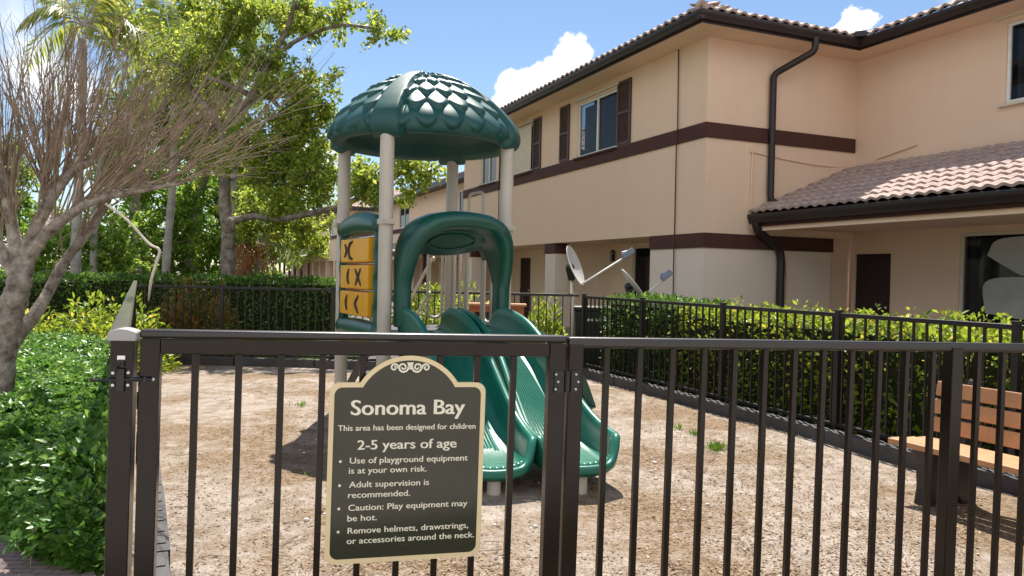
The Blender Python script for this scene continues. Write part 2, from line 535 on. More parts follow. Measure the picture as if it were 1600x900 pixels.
def leaf_arrays(P, D, size, width=0.45, fold=0.25, curl=0.0, N=None):
    """one folded leaf per point P, pointing along D, with its face turned to N: 6 verts and 4 triangles, a pointed oval"""
    n = len(P)
    D = norm(D)
    if N is None:
        N = rng.normal(size=(n, 3)) + np.array([0, 0, 1.1])
    N = N - D * np.sum(N * D, axis=1, keepdims=True)
    N = norm(N)
    Sd = np.cross(D, N)
    size = np.broadcast_to(np.asarray(size, float).reshape(-1, 1), (n, 1))
    w = size * width * 0.5
    base = P
    l1 = P + D * size * 0.40 + Sd * w + N * w * fold
    r1 = P + D * size * 0.40 - Sd * w + N * w * fold
    mid = P + D * size * 0.45
    l2 = P + D * size * 0.74 + Sd * w * 0.72 + N * (w * fold - size * curl * .4)
    r2 = P + D * size * 0.74 - Sd * w * 0.72 + N * (w * fold - size * curl * .4)
    tip = P + D * size - N * size * curl
    V = np.stack([base, l1, l2, tip, r2, r1], axis=1).reshape(-1, 3)
    i = np.arange(n)[:, None] * 6
    T = np.concatenate([i + np.array([[0, 3, 1]]), i + np.array([[1, 3, 2]]), i + np.array([[0, 5, 3]]), i + np.array([[5, 4, 3]])], axis=0)
    return V, T


def leaf_simple(P, D, size, width=0.5, N=None):
    """small diamond leaf: 4 verts, 2 triangles"""
    n = len(P)
    D = norm(D)
    if N is None:
        N = rng.normal(size=(n, 3)) + np.array([0, 0, 0.9])
    N = norm(N - D * np.sum(N * D, axis=1, keepdims=True))
    Sd = np.cross(D, N)
    size = np.broadcast_to(np.asarray(size, float).reshape(-1, 1), (n, 1))
    w = size * width * 0.5
    V = np.stack([P, P + D * size * .45 + Sd * w + N * w * .3, P + D * size, P + D * size * .45 - Sd * w + N * w * .3], axis=1).reshape(-1, 3)
    i = np.arange(n)[:, None] * 4
    T = np.concatenate([i + np.array([[0, 2, 1]]), i + np.array([[0, 3, 2]])], axis=0)
    return V, T


def bez(pts, n=12):
    """smooth polyline through the points (Catmull-Rom)"""
    P = [Vector(p) for p in pts]
    P = [P[0] * 2 - P[1]] + P + [P[-1] * 2 - P[-2]]
    out = []
    for k in range(1, len(P) - 2):
        for j in range(n):
            t = j / n
            a, b, c, d = P[k - 1], P[k], P[k + 1], P[k + 2]
            out.append(0.5 * ((2 * b) + (c - a) * t + (2 * a - 5 * b + 4 * c - d) * t * t + (3 * b - a - 3 * c + d) * t ** 3))
    out.append(P[-2])
    return out


def interp(xs, ys, x):
    return float(np.interp(x, xs, ys))


def copy_obj(o, parent, offset):
    c = o.copy()
    COL.objects.link(c)
    c.parent = parent
    c.location = o.location + Vector(offset)
    BASE[c.name] = BASE.get(parent.name, Vector())
    return c


# ------------------------------------------------------------------ directions of the place
U = Vector((-0.389, 0.921, 0)).normalized()      # along the long house wall, away from the camera
W = Vector((0.921, 0.389, 0)).normalized()       # along the house front, to the right


def ab(a, b, z=0.0):
    return U * a + W * b + Z3 * z


FE = Vector((math.cos(R(14.9)) * math.cos(R(.8)), math.sin(R(14.9)) * math.cos(R(.8)), -math.sin(R(.8))))   # along the front fence
FN = Vector((math.sin(R(14.9)), -math.cos(R(14.9)), 0))                                                       # towards the camera
FW = FN.cross(FE) * -1
if FW.z < 0: FW = -FW
F0 = Vector((-0.925, 2.23, 0.58))


def fp(s, h, n=0.0):
    return F0 + FE * s + FW * h + FN * n


LF0 = fp(-0.190, -0.58)
LF0.z = 0
LD = Vector((-0.437, 0.8995, 0)).normalized()
RC = Vector((1.06, 11.4, 0))                      # far right corner of the fence
LC = LF0 + LD * 10.6                              # far left corner

# ------------------------------------------------------------------ ground
g = MB()
g.quad((-900, -300, -0.004), (900, -300, -0.004), (900, 1500, -0.004), (-900, 1500, -0.004))
tag(g.build('ground', M['ground']), kind='structure')
RB = RC - U * 9.6                                 # near right end of the right fence
mp = [LF0 + Vector((0.02, 0, 0)), fp(3.4, -.58), RB, RC, LC]
g = MB()
# a gently uneven sheet: grid clipped to the play yard
nx_, ny_ = 150, 150


def hgt(x, y):
    return 0.012 * (math.sin(x * 1.9 + y * .7) + math.sin(y * 2.3 - x * 1.1 + 1) + .6 * math.sin(x * 5.1 + y * 4.3)) + 0.03


P0, P1_, P2_, P3_ = Vector((LF0.x, LF0.y, 0)), Vector((RB.x, RB.y, 0)), RC, Vector((LC.x, LC.y, 0))
rows = []
for j in range(ny_ + 1):
    v = j / ny_
    row = []
    for i in range(nx_ + 1):
        u = i / nx_
        p = (P0 * (1 - u) + P1_ * u) * (1 - v) + (P3_ * (1 - u) + P2_ * u) * v
        ed = min(u, 1 - u, v, 1 - v) * 20
        row.append(Vector((p.x, p.y, hgt(p.x, p.y) * min(1, ed) + 0.004)))
    rows.append(row)
g.loft(rows, closed=False, caps=False)
tag(g.build('mulch_ground', M['mulch'], smooth=True), kind='structure')

# wood chips and litter lying on the mulch (uncountable)
n = 95000
ys = 3.4 + (rng.random(n) ** 1.9) * 8.0
xs = -0.48 * ys - .4 + rng.random(n) * (0.48 * ys + .4 + 0.62 * ys)
dens = 0.5 + 0.5 * np.sin(xs * 1.7 + 1.3 * np.sin(ys * 1.1)) * np.sin(ys * 1.5 + 0.8 * np.sin(xs * 2.1))
rightside = np.clip((xs - 0.1 * ys) / 1.2, 0, 1)
keep = rng.random(n) < np.clip(0.10 + 0.5 * dens ** 1.5 + 0.75 * rightside, 0, 1)
lfx = LF0.x + (ys - LF0.y) * (LD.x / LD.y)
rfx = RC.x + (ys - RC.y) * (U.x / U.y)
keep &= (xs > lfx + .15) & (xs < rfx - .15) & (ys < 11.2)
xs, ys = xs[keep], ys[keep]
n = len(xs)
zs = np.array([hgt(a, b) for a, b in zip(xs, ys)]) + 0.008
P = np.stack([xs, ys, zs], axis=1)
an = rng.random(n) * 6.283
D = np.stack([np.cos(an), np.sin(an), rng.normal(0, .22, n)], axis=1)
N = np.stack([rng.normal(0, .35, n), rng.normal(0, .35, n), np.ones(n)], axis=1)
sz = 0.010 + 0.028 * rng.random(n) ** 3
V_, T_ = leaf_simple(P, D, sz, 0.38, N)
tag(tri_mesh('wood_chips', V_, T_, M['chip']), 'scattered pale brown wood chips covering the sandy play yard', 'wood chips', kind='stuff')

# twigs and pebbles on the sand (uncountable litter)
g = MB()
for k in range(120):
    y = 3.6 + rnd.random() ** 1.6 * 6
    x = rnd.uniform(-.42 * y, .35 * y)
    if x < LF0.x + (y - LF0.y) * (LD.x / LD.y) + .2: continue
    a = rnd.uniform(0, 6.28); ln = rnd.uniform(.05, .2)
    z = hgt(x, y) + .012
    p = Vector((x, y, z)); d = Vector((math.cos(a), math.sin(a), 0)) * ln
    g.tube([p, p + d * .5 + Vector((rnd.gauss(0, .012), rnd.gauss(0, .012), .006)), p + d], .0025, 4)
tag(g.build('twig_litter', M['twig']), 'thin dry twigs littering the sandy play yard', 'twig litter', kind='stuff')
g = MB()
for k in range(70):
    y = 4.2 + rnd.random() * 3.5
    x = rnd.uniform(-.3 * y, .3 * y)
    s = rnd.uniform(.006, .02)
    g.ball((x, y, hgt(x, y) + s * .5), s, 6, 4, (1, rnd.uniform(.7, 1.3), .7))
tag(g.build('pebbles', M['pebble'], smooth=True), 'small pale pebbles scattered below the slides', 'pebbles', kind='stuff')


def grass_patch(name, label, pts, hmin, hmax, wd=0.006, lean=.35):
    P = np.array(pts); n = len(P)
    D = np.stack([rng.normal(0, lean, n), rng.normal(0, lean, n), np.ones(n)], axis=1)
    V_, T_ = leaf_simple(P, D, hmin + (hmax - hmin) * rng.random(n), wd / hmax * 2, rng.normal(size=(n, 3)))
    return tag(tri_mesh(name, V_, T_, M['grass']), label, 'grass', kind='stuff')


pts = []
for (px, py, r, c) in ((1118, 712, .10, 220), (1085, 690, .07, 40), (1062, 680, .05, 25), (838 - 340, 757, .05, 25), (660, 575, .1, 30), (470, 642, .12, 30)):
    q = ground_at(px, py)
    for k in range(c):
        a, rr = rnd.uniform(0, 6.28), r * abs(rnd.gauss(0, .6))
        x, y = q.x + rr * math.cos(a), q.y + rr * math.sin(a)
        pts.append((x, y, hgt(x, y)))
grass_patch('weed_grass', 'small green grass tufts sprouting through the sandy mulch', pts, .03, .09)
pts = []
for k in range(14000):
    t = rnd.random()
    p = LC * (1 - t) + RC * t
    q = Vector((p.x, p.y, 0)) + Vector((0.05, 1, 0)) * rnd.uniform(.12, 1.9)
    pts.append((q.x + rnd.gauss(0, .1), q.y, -.004))
grass_patch('lawn_grass', 'bright green strip of lawn behind the far black fence', pts, .05, .13, .009, .4)

g = MB()
g.quad((-40, -30, 0.0), (40, -30, 0.0), (40, .35, 0.0), (-40, .35, 0.0))
tag(g.build('bounce_pavement', M['bounce_concrete']), kind='structure')  # unseen pale slab added behind the camera to bounce light forward
# paver path at the lower left
g = MB()
a_, b_ = Vector((-6, 1.0, 0.0)), Vector((-1.75, 1.4, 0.0))
g.poly([(-7, 0.4, .002), (-1.2, 0.4, .002), (-1.6, 2.2, .002), (-1.9, 3.55, .002), (-2.3, 4.1, .002), (-7, 7.2, .002)])
tag(g.build('paver_path', M['paver']), kind='structure')


# ------------------------------------------------------------------ fences
def fence(name, label, A, e, length, posts, gap_top=0.0, height=1.18, sp=0.12, mat_=None, cat='fence', rail=.038, cap=True):
    """straight picket fence from A along e"""
    mat_ = mat_ or M['fence_far']
    t = thing(name, label, cat, A)
    nrm = Vector((e.y, -e.x, 0))
    B = A + e * length
    MB().beam(A + Z3 * (height - .019), B + Z3 * (height - .019), rail, .038).build('top_rail', M['rail_reflection'] if rail > .05 else mat_, t, smooth=rail > .05, bevel=.014 if rail > .05 else .003, seg=4)
    MB().beam(A + Z3 * .17, B + Z3 * .17, .032, .032).build('bottom_rail', mat_, t, bevel=.003)
    ps = None
    for s in posts:
        m = MB()
        hp_ = height + .012 if cap else height - .04
        m.box(A + e * s + Z3 * hp_ / 2, (.0255, .0255, hp_ / 2), e, nrm, Z3)
        if cap: m.box(A + e * s + Z3 * (height + .018), (.029, .029, .008), e, nrm, Z3)
        m.build('post', mat_, t, bevel=.002)
    first = None
    k = 0
    n = int(length / sp)
    for i in range(1, n + 1):
        s = i * sp
        if s > length - .04 or any(abs(s - q) < .045 for q in posts): continue
        if first is None:
            first = MB().box(A + e * s + Z3 * (.08 + height - .038) / 2, (.0085, .0085, (height - .038 - .08) / 2), e, nrm, Z3).build('picket', mat_, t)
            s_first = s
        else:
            copy_obj(first, t, e * (s - s_first))
    return t


# right fence (from the far right corner towards the camera), far fence, left fence
fence('picket_fence', 'black picket fence in front of the leafy hedge and the tan house', RC, -U, 9.6, [.03, 1.62, 3.24, 4.86, 6.48, 8.1, 9.57])
FD = (Vector((LC.x, LC.y, 0)) - RC)
fence('picket_fence', 'black picket fence at the far end of the play yard, before the lawn', RC + FD.normalized() * .06, FD.normalized(), FD.length - .09, [1.9, 3.7, 5.4], height=1.2)
t = fence('picket_fence', 'brown picket fence seen end on, running away along the low hedge', LF0 + LD * .035, LD, 10.45, [2.4, 4.8, 7.2, 9.6], height=1.262, mat_=M['fence'], rail=.058, cap=False)

# ---- gate latch post with pale cap (end post of the left fence)
lp = MB()
lp.box(fp(-.190, (-.58 + .664) / 2), (.030, .030, (.58 + .664) / 2), FE, FN, FW)
lp.build('end_post', M['fence'], t, bevel=.003)
c = MB()
rg = []
for k in range(13):
    x = -0.037 + .074 * k / 12
    rg.append((x, .662 + .024 + .010 * (1 - (x / .037) ** 2)))
poly = [fp(-.190 - .037, .662, .036)] + [fp(-.190 + x, h, .036) for x, h in rg] + [fp(-.190 + .037, .662, .036)]
c.prism(poly, FN * -.075)
c.build('post_cap', mat('grey_white_cap', (.36, .345, .34), .5, .06, 8), t, bevel=.003)

# ---- front fence panel (right of the gate)
ff = thing('picket_fence', 'dark brown picket fence panel hinged to the sign gate, nearest the bench', 'fence', fp(1.161, -.58))
HT = 0.668


def front_post(s, w, parent, h0=-.58, h1=HT, name='post'):
    return MB().box(fp(s, (h0 + h1) / 2), (w / 2, w / 2, (h1 - h0) / 2), FE, FN, FW).build(name, M['fence'], parent, bevel=.003)


def front_rail(s0, s1, h, hh, d, parent, name):
    m = MB().box(fp((s0 + s1) / 2, h), ((s1 - s0) / 2, d / 2, hh / 2), FE, FN, FW)
    return m.build(name, M['fence'], parent, bevel=.003)


front_post(1.166, .050, ff, h1=HT - .002)
front_post(2.695, .051, ff, h1=HT + .002)
# rail as a channel: cap with a lip, and a web below it
m = MB()
m.box(fp((1.139 + 4.4) / 2, HT + .004), ((4.4 - 1.139) / 2, .020, .0175), FE, FN, FW)
m.build('top_rail', M['fence_rail'], ff, smooth=True, bevel=.009, seg=4)
front_rail(1.19, 4.4, -.44, .036, .036, ff, 'bottom_rail')
first = None
ss = [.12 * (10.67 + k) for k in range(12)] + [.12 * (23.43 + k) for k in range(13)]
for s in ss:
    if abs(s - 2.695) < .05: continue
    if first is None:
        first = MB().box(fp(s, (-.52 + HT - .012) / 2), (.0098, .0098, (HT - .012 + .52) / 2), FE, FN, FW).build('picket', M['fence'], ff, bevel=.0015)
        s1 = s
    else:
        copy_obj(first, ff, FE * (s - s1))
front_post(4.42, .051, ff)

# ---- gate
gt = thing('gate', 'dark brown picket gate carrying the Sonoma Bay sign', 'gate', fp(-.119, -.58))
m = MB().box(fp(-.119, (HT - .52) / 2), (.0265, .022, (HT + .52) / 2), FE, FN, FW)
m.build('stile', M['fence'], gt, bevel=.003)
m = MB().box(fp(1.103, (HT - .52) / 2), (.0275, .022, (HT + .52) / 2), FE, FN, FW)
m.build('stile', M['fence'], gt, bevel=.003)
m = MB()
m.box(fp((-.148 + 1.133) / 2, HT + .014), ((1.133 + .148) / 2, .026, .012), FE, FN, FW)
m.build('rail_cap', M['fence_rail'], gt, smooth=True, bevel=.009, seg=4)
front_rail(-.092, 1.0745, HT - .022, .042, .040, gt, 'top_rail')
front_rail(-.092, 1.0745, -.44, .042, .036, gt, 'bottom_rail')
first = None
for k in range(0, 9):
    s = .12 * k
    if first is None:
        first = MB().box(fp(s, (-.50 + HT - .043) / 2, -.004), (.0098, .0098, (HT - .043 + .50) / 2), FE, FN, FW).build('picket', M['fence'], gt, bevel=.0015)
    else:
        copy_obj(first, gt, FE * s)
# hinge between gate and panel
h = MB()
h.box(fp(1.108, .545, .0245), (.016, .002, .036), FE, FN, FW)
h.box(fp(1.162, .545, .0285), (.014, .002, .036), FE, FN, FW)
h.tube([fp(1.136, .510, .030), fp(1.136, .580, .030)], .008, 10)
hg = h.build('hinge', M['black'], gt)
b = MB()
for dx in (-.033, .028):
    for k, dz in enumerate((-.024, 0, .024)):
        b.ball(fp(1.136 + dx + (.008 if (k == 1) == (dx > 0) else 0) * (-1 if dx < 0 else 1), .545 + dz, .031), .0048, 8, 5)
b.build('bolt', M['steel'], hg, smooth=True)
# latch on the left post
h = MB()
h.tube([fp(-.262, .553, .042), fp(-.108, .555, .036)], .0042, 8)
h.tube([fp(-.262, .549, .042), fp(-.262, .560, .042)], .006, 8)
h.box(fp(-.190, .553, .037), (.010, .006, .032), FE, FN, FW)
h.box(fp(-.190, .600, .036), (.008, .006, .010), FE, FN, FW)
h.tube([fp(-.190, .60, .045), fp(-.203, .59, .05), fp(-.201, .575, .05)], .0035, 8)
h.box(fp(-.152, .555, .028), (.012, .004, .008), FE, FN, FW)
lt = h.build('latch', M['black'], gt, bevel=.001)
b = MB()
for (s, hh, nn) in ((-.209, .572, .034), (-.171, .573, .034), (-.209, .538, .034), (-.171, .538, .034), (-.130, .553, .024), (-.108, .553, .024)):
    b.ball(fp(s, hh, nn), .0062, 10, 6)
b.build('bolt', M['steel'], lt, smooth=True)
h = MB()
h.box(fp(-.190, .615, .0335), (.010, .003, .006), FE, FN, FW)
h.build('latch_plate', M['steel'], lt)

# ------------------------------------------------------------------ the sign
SW, SH, SA = .48, .551, .083           # width, body height, rise of the arched head
SC = .622                              # centre along the fence
ST = 1.114 - .58 + .010                # height of the shoulders above the fence datum


def sp_(x, y, n=0.0):
    """sign coordinates: x right from the left edge, y down from the shoulders"""
    return fp(SC - SW / 2 + x, ST - y, .026 + n)


def sign_outline(inset, nseg=10):
    r = .030 - inset * .4
    x0, x1, y1 = inset, SW - inset, SH - inset
    pts = []

    def arc(cx, cy, a0, a1, rr, nn=nseg):
        for k in range(nn + 1):
            a = R(a0 + (a1 - a0) * k / nn)
            pts.append((cx + rr * math.cos(a), cy - rr * math.sin(a)))
    # shoulders at y = inset
    arc(x0 + r, inset + r, 180, 90, r)
    half = .150
    rise = SA
    Rr = (half ** 2 + rise ** 2) / (2 * rise)
    cy = Rr - rise                      # centre below the shoulder line
    rr = Rr - inset
    # where the arc meets the shoulder line y = inset
    s = math.degrees(math.asin((cy - inset) / rr))
    arc(SW / 2, cy, 180 - s, s, rr, 40)
    arc(x1 - r, inset + r, 90, 0, r)
    arc(x1 - r, y1 - r, 0, -90, r)
    arc(x0 + r, y1 - r, -90, -180, r)
    return pts


sg = thing('sign', 'dark arched sign headed Sonoma Bay with cream border and playground rules', 'sign', sp_(SW / 2, SH))
o_out, o_in = sign_outline(0), sign_outline(.0145)
m = MB()
m.prism([sp_(x, y, .0) for x, y in o_out], FN * .0052)
m.build('panel', M['sign_green'], sg)
m = MB()
rings = [[sp_(x, y, .0052) for x, y in o_in], [sp_(x, y, .0068) for x, y in o_in], [sp_(x, y, .0068) for x, y in o_out], [sp_(x, y, -.0012) for x, y in o_out]]
m.loft(rings, caps=False)
m.build('border', M['sign_cream'], sg)


def ribbon(mb, pts, w0, w1, n0=.0056):
    """flat painted stroke in the sign plane with round ends"""
    L = len(pts)
    top = []
    for k in range(L):
        a, b = pts[max(0, k - 1)], pts[min(L - 1, k + 1)]
        d = Vector((b[0] - a[0], b[1] - a[1])).normalized()
        w = (w0 + (w1 - w0) * k / (L - 1)) / 2
        top.append(((pts[k][0] - d.y * w, pts[k][1] + d.x * w), (pts[k][0] + d.y * w, pts[k][1] - d.x * w)))
    for k in range(L - 1):
        (a, b), (c, d) = top[k], top[k + 1]
        mb.quad(sp_(*a, n0), sp_(*b, n0), sp_(*d, n0), sp_(*c, n0))


m = MB()
for sgn in (-1, 1):
    cx = SW / 2

    def spiral(cx_, cy_, r0, r1, a0, a1, nn=46):
        return [(cx_ + (r0 + (r1 - r0) * k / nn) * math.cos(R(a0 + (a1 - a0) * k / nn)), cy_ + (r0 + (r1 - r0) * k / nn) * math.sin(R(a0 + (a1 - a0) * k / nn))) for k in range(nn + 1)]
    yc = -.047
    A1 = spiral(cx + .022, yc, .0165, .003, 190, 190 - 560)
    A2 = spiral(cx + .049, yc + .001, .0125, .0025, 165, 165 + 470)
    if sgn < 0:
        A1 = [(2 * cx - x, y) for x, y in A1]; A2 = [(2 * cx - x, y) for x, y in A2]
    ribbon(m, A1, .0062, .004)
    ribbon(m, A2, .0058, .004)
m.quad(sp_(SW / 2 - .010, -.062, .0056), sp_(SW / 2 + .010, -.062, .0056), sp_(SW / 2 + .004, -.040, .0056), sp_(SW / 2 - .004, -.040, .0056))
o = m.build('scroll_ornament', M['sign_text'], sg)


def letters(name, body, x, y, width, cap, weight, align='L'):
    """text as real letter shapes on the panel; the pen is smeared sideways so upright strokes are heavier than level ones"""
    cu = bpy.data.curves.new('letters', 'FONT')
    cu.body = body
    cu.size = 1.0
    cu.resolution_u = 4
    tmp = bpy.data.objects.new('letters', cu)
    COL.objects.link(tmp)
    dg = bpy.context.evaluated_depsgraph_get()
    me = bpy.data.meshes.new_from_object(tmp.evaluated_get(dg))
    co = np.array([v.co[:] for v in me.vertices])
    faces = [tuple(p.vertices) for p in me.polygons]
    bpy.data.objects.remove(tmp)
    bpy.data.curves.remove(cu)
    bpy.data.meshes.remove(me)
    CAP = 0.729
    w = co[:, 0].max() - co[:, 0].min()
    co[:, 0] -= co[:, 0].min()
    sx, sy = (width - weight) / w, cap / CAP
    x0 = x if align == 'L' else SW / 2 - width / 2
    mb = MB()
    for k in range(5):
        q = k / 4
        off = len(mb.v)
        nn = .0057 + .00008 * k
        for p in co:
            mb.v.append(sp_(x0 + p[0] * sx + weight * q, y - p[1] * sy + weight * .22 * (q - .5), nn))
        mb.f += [tuple(off + i for i in f) for f in faces]
    return mb.build(name, M['sign_text'], sg)


letters('title_lettering', 'Sonoma Bay', 0, .0985, .352, .0475, .0034, 'C')
letters('lettering', 'This area has been designed for children', 0, .146, .424, .0178, .0008, 'C')
letters('heading_lettering', '2-5 years of age', 0, .204, .306, .0300, .0018, 'C')
bul = MB()
for (txt, y, wd, dot) in (('Use of playground equipment', .246, .364, 1), ('is at your own risk.', .2765, .237, 0), ('Adult supervision is', .319, .244, 1), ('recommended.', .3505, .188, 0),
                          ('Caution: Play equipment may', .3895, .368, 1), ('be hot.', .4215, .089, 0), ('Remove helmets, drawstrings,', .4595, .373, 1), ('or accessories around the neck.', .4905, .395, 0)):
    letters('lettering', txt, .066 if dot else .064, y, wd, .0192, .0008)
    if dot:
        bul.disc(sp_(.038, y - .007, .0053), FN, .0042, .0006, 16)
bul.build('bullet_dots', M['sign_text'], sg)
m = MB()
m.disc(sp_(SW / 2, SH - .032, .0053), FN, .0052, .003, 14)
m.build('screw', M['black'], sg)
m = MB()
m.disc(sp_(SW / 2, -.035, .0053), FN, .0042, .003, 14)
m.build('screw', M['black'], sg)

# ------------------------------------------------------------------ houses
def wall(mb, O, e, nrm, s0, s1, z0, z1, holes=(), reveal=.10):
    """a wall sheet in the plane through O, with rectangular openings that have reveals"""
    O, e, nrm = Vector(O), Vector(e), Vector(nrm)
    xs = sorted({s0, s1, *[h[0] for h in holes], *[h[1] for h in holes]})
    zs = sorted({z0, z1, *[h[2] for h in holes], *[h[3] for h in holes]})
    for i in range(len(xs) - 1):
        for j in range(len(zs) - 1):
            cx, cz = (xs[i] + xs[i + 1]) / 2, (zs[j] + zs[j + 1]) / 2
            if any(h[0] < cx < h[1] and h[2] < cz < h[3] for h in holes): continue
            mb.quad(*[O + e * a + Z3 * b for a, b in ((xs[i], zs[j]), (xs[i + 1], zs[j]), (xs[i + 1], zs[j + 1]), (xs[i], zs[j + 1]))])
    for (a, b, c, d) in holes:
        q = [(a, c), (b, c), (b, d), (a, d)]
        for k in range(4):
            p, r = q[k], q[(k + 1) % 4]
            mb.quad(O + e * p[0] + Z3 * p[1], O + e * r[0] + Z3 * r[1], O + e * r[0] + Z3 * r[1] - nrm * reveal, O + e * p[0] + Z3 * p[1] - nrm * reveal)


def window(parent, O, e, nrm, s0, s1, z0, z1, inset=.06, mull=True, name='window', frame_mat=None, fw=.05, blinds=False):
    O, e, nrm = Vector(O), Vector(e), Vector(nrm)
    o = O - nrm * inset
    m = MB()
    dz = (z1 - z0) / 2
    for s in (s0 + fw / 2, s1 - fw / 2):
        m.box(o + e * s + Z3 * (z0 + z1) / 2, (fw / 2, .03, dz), e, nrm, Z3)
    for z in (z0 + fw / 2, z1 - fw / 2):
        m.box(o + e * (s0 + s1) / 2 + Z3 * z, ((s1 - s0) / 2 - fw, .028, fw / 2), e, nrm, Z3)
    if mull:
        m.box(o + e * (s0 + s1) / 2 + Z3 * (z0 + z1) / 2, (fw * .5, .032, dz - fw), e, nrm, Z3)
    f = m.build(name, frame_mat or M['white_frame'], parent, bevel=.004)
    g_ = MB()
    g_.box(o - nrm * .01 + e * (s0 + s1) / 2 + Z3 * (z0 + z1) / 2, ((s1 - s0) / 2 - fw * .6, .006, dz - fw * .6), e, nrm, Z3)
    g_.build('pane', M['glass_clear'] if blinds else M['glass'], f)
    if blinds:
        b_ = MB()
        k = int((s1 - s0 - .1) / .10)
        for i in range(k):
            s = s0 + .08 + (i + .5) * (s1 - s0 - .16) / k
            tw_ = .9 + .25 * math.sin(i * 2.3)
            b_.box(o - nrm * .12 + e * s + Z3 * (z0 + z1) / 2, (.042, .0015, dz - .08), e * math.cos(tw_) + nrm * math.sin(tw_), nrm * math.cos(tw_) - e * math.sin(tw_), Z3)
        b_.build('blind', M['blind'], f)
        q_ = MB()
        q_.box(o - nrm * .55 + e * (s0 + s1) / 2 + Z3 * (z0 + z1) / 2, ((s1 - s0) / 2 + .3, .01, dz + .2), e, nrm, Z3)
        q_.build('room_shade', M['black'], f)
    return f


def shutter(parent, O, e, nrm, s0, s1, z0, z1):
    O, e, nrm = Vector(O), Vector(e), Vector(nrm)
    m = MB()
    w = .055
    for s in (s0 + w / 2, s1 - w / 2):
        m.box(O + nrm * .025 + e * s + Z3 * (z0 + z1) / 2, (w / 2, .02, (z1 - z0) / 2), e, nrm, Z3)
    for z in (z0 + w / 2, (z0 + z1) / 2, z1 - w / 2):
        m.box(O + nrm * .025 + e * (s0 + s1) / 2 + Z3 * z, ((s1 - s0) / 2 - w, .018, w / 2), e, nrm, Z3)
    k = int((z1 - z0) / .05)
    for i in range(k):
        z = z0 + w + (z1 - z0 - 2 * w) * (i + .5) / k
        m.box(O + nrm * .018 + e * (s0 + s1) / 2 + Z3 * z, ((s1 - s0) / 2 - w, .012, .018), e, (nrm * .8 + Z3 * .6), (Z3 * .8 - nrm * .6))
    return m.build('shutter', M['shutter'], parent)


def tile_slope(mb, O, e, upw, run, slope, clip, pitch=.23, course=.34, amp=.030):
    """barrel tiles: O eave origin, e along the eave, upw horizontal uphill, clip(tau)->(s0,s1) limits at horizontal distance tau"""
    O, e, upw = Vector(O), Vector(e), Vector(upw)
    ca, sa, ta = math.cos(slope), math.sin(slope), math.tan(slope)
    nn = (Z3 * ca - upw * sa)
    nc = int(run / ca / course)
    for k in range(nc):
        t0, t1 = k * course, (k + 1) * course + .05
        tau = k * course * ca
        s0, s1 = clip(tau)
        if s1 - s0 < .1: continue
        m = max(4, int((s1 - s0) / pitch * 9))
        rows = [[], [], []]
        for i in range(m + 1):
            s = s0 + (s1 - s0) * i / m
            w = .5 + .5 * math.cos(2 * math.pi * s / pitch)
            h = amp * 1.6 * (w ** .8) + .012 * math.sin(s * 7.7 + k * 3.1) * .3
            b = O + e * s
            rows[0].append(b + (upw * ca + Z3 * sa) * t0 + nn * (h - .006))
            rows[1].append(b + (upw * ca + Z3 * sa) * t0 + nn * (h + .036))
            rows[2].append(b + (upw * ca + Z3 * sa) * t1 + nn * (h + .002))
        mb.loft(rows, closed=False, caps=False)


def gutter(mb, p, q, out, h=.15, w=.11):
    """K-style gutter with a rolled lip"""
    p, q, out = Vector(p), Vector(q), Vector(out)
    prof = [(0, 0), (w * .6, 0), (w * .72, h * .25), (w * .95, h * .6), (w, h * .8), (w, h), (w * .88, h), (w * .84, h * .85), (0, h)]
    mb.loft([[a + out * x + Z3 * z for x, z in prof] for a in (p, q)])


EZ = 5.80
SL = R(22)
hs = thing('townhouse', 'tan two storey townhouse with brown bands and tiled roof, nearest the play yard', 'house', ab(11.38, 8.52))
m = MB()
wins = [(14.53, 16.36, 4.29, 5.57), (18.95, 20.3, 4.29, 5.57), (21.6, 22.9, 4.29, 5.57)]
wall(m, ab(0, 8.52), U, -W, 11.38, 24.5, 2.302, EZ, wins)
wall(m, ab(11.38, 0), W, -U, 8.52, 12.09, 2.302, EZ)
wall(m, ab(0, 12.09), U, -W, -4, 11.38, 0, EZ, [(6.55, 8.38, 4.39, 5.68), (6.7, 9.09, .08, 2.34), (10.47, 11.30, .02, 2.02)])
wall(m, ab(24.5, 0), W, U, 8.52, 16, 0, EZ)
wall(m, ab(0, 10.0), U, -W, 13.1, 24.5, 0, 2.31, [(14.4, 16.15, .08, 2.24), (22.2, 23.05, .02, 2.04)])
wall(m, ab(13.1, 0), W, U, 8.52, 10.0, 0, 2.31)
wall(m, ab(11.44, 0), W, -U, 11.53, 12.09, 0, 2.45)
wall(m, ab(-4, 0), W, -U, 12.09, 16, 0, EZ)
wall(m, ab(0, 16), U, W, -4, 24.5, 0, EZ)
m.quad(ab(13.1, 8.52, 2.304), ab(24.5, 8.52, 2.304), ab(24.5, 10.0, 2.304), ab(13.1, 10.0, 2.304))
m.build('wall', M['stucco'], hs)
m = MB()
wall(m, ab(0, 8.52), U, -W, 11.38, 13.1, 0, 2.04)
wall(m, ab(11.38, 0), W, -U, 8.52, 11.53, 0, 2.04)
m.quad(ab(11.38, 11.53, 0), ab(11.44, 11.53, 0), ab(11.44, 11.53, 2.04), ab(11.38, 11.53, 2.04))
m.quad(ab(13.1, 8.52, 0), ab(13.1, 8.9, 0), ab(13.1, 8.9, 2.04), ab(13.1, 8.52, 2.04))
m.build('lower_wall', M['stucco_low'], hs)
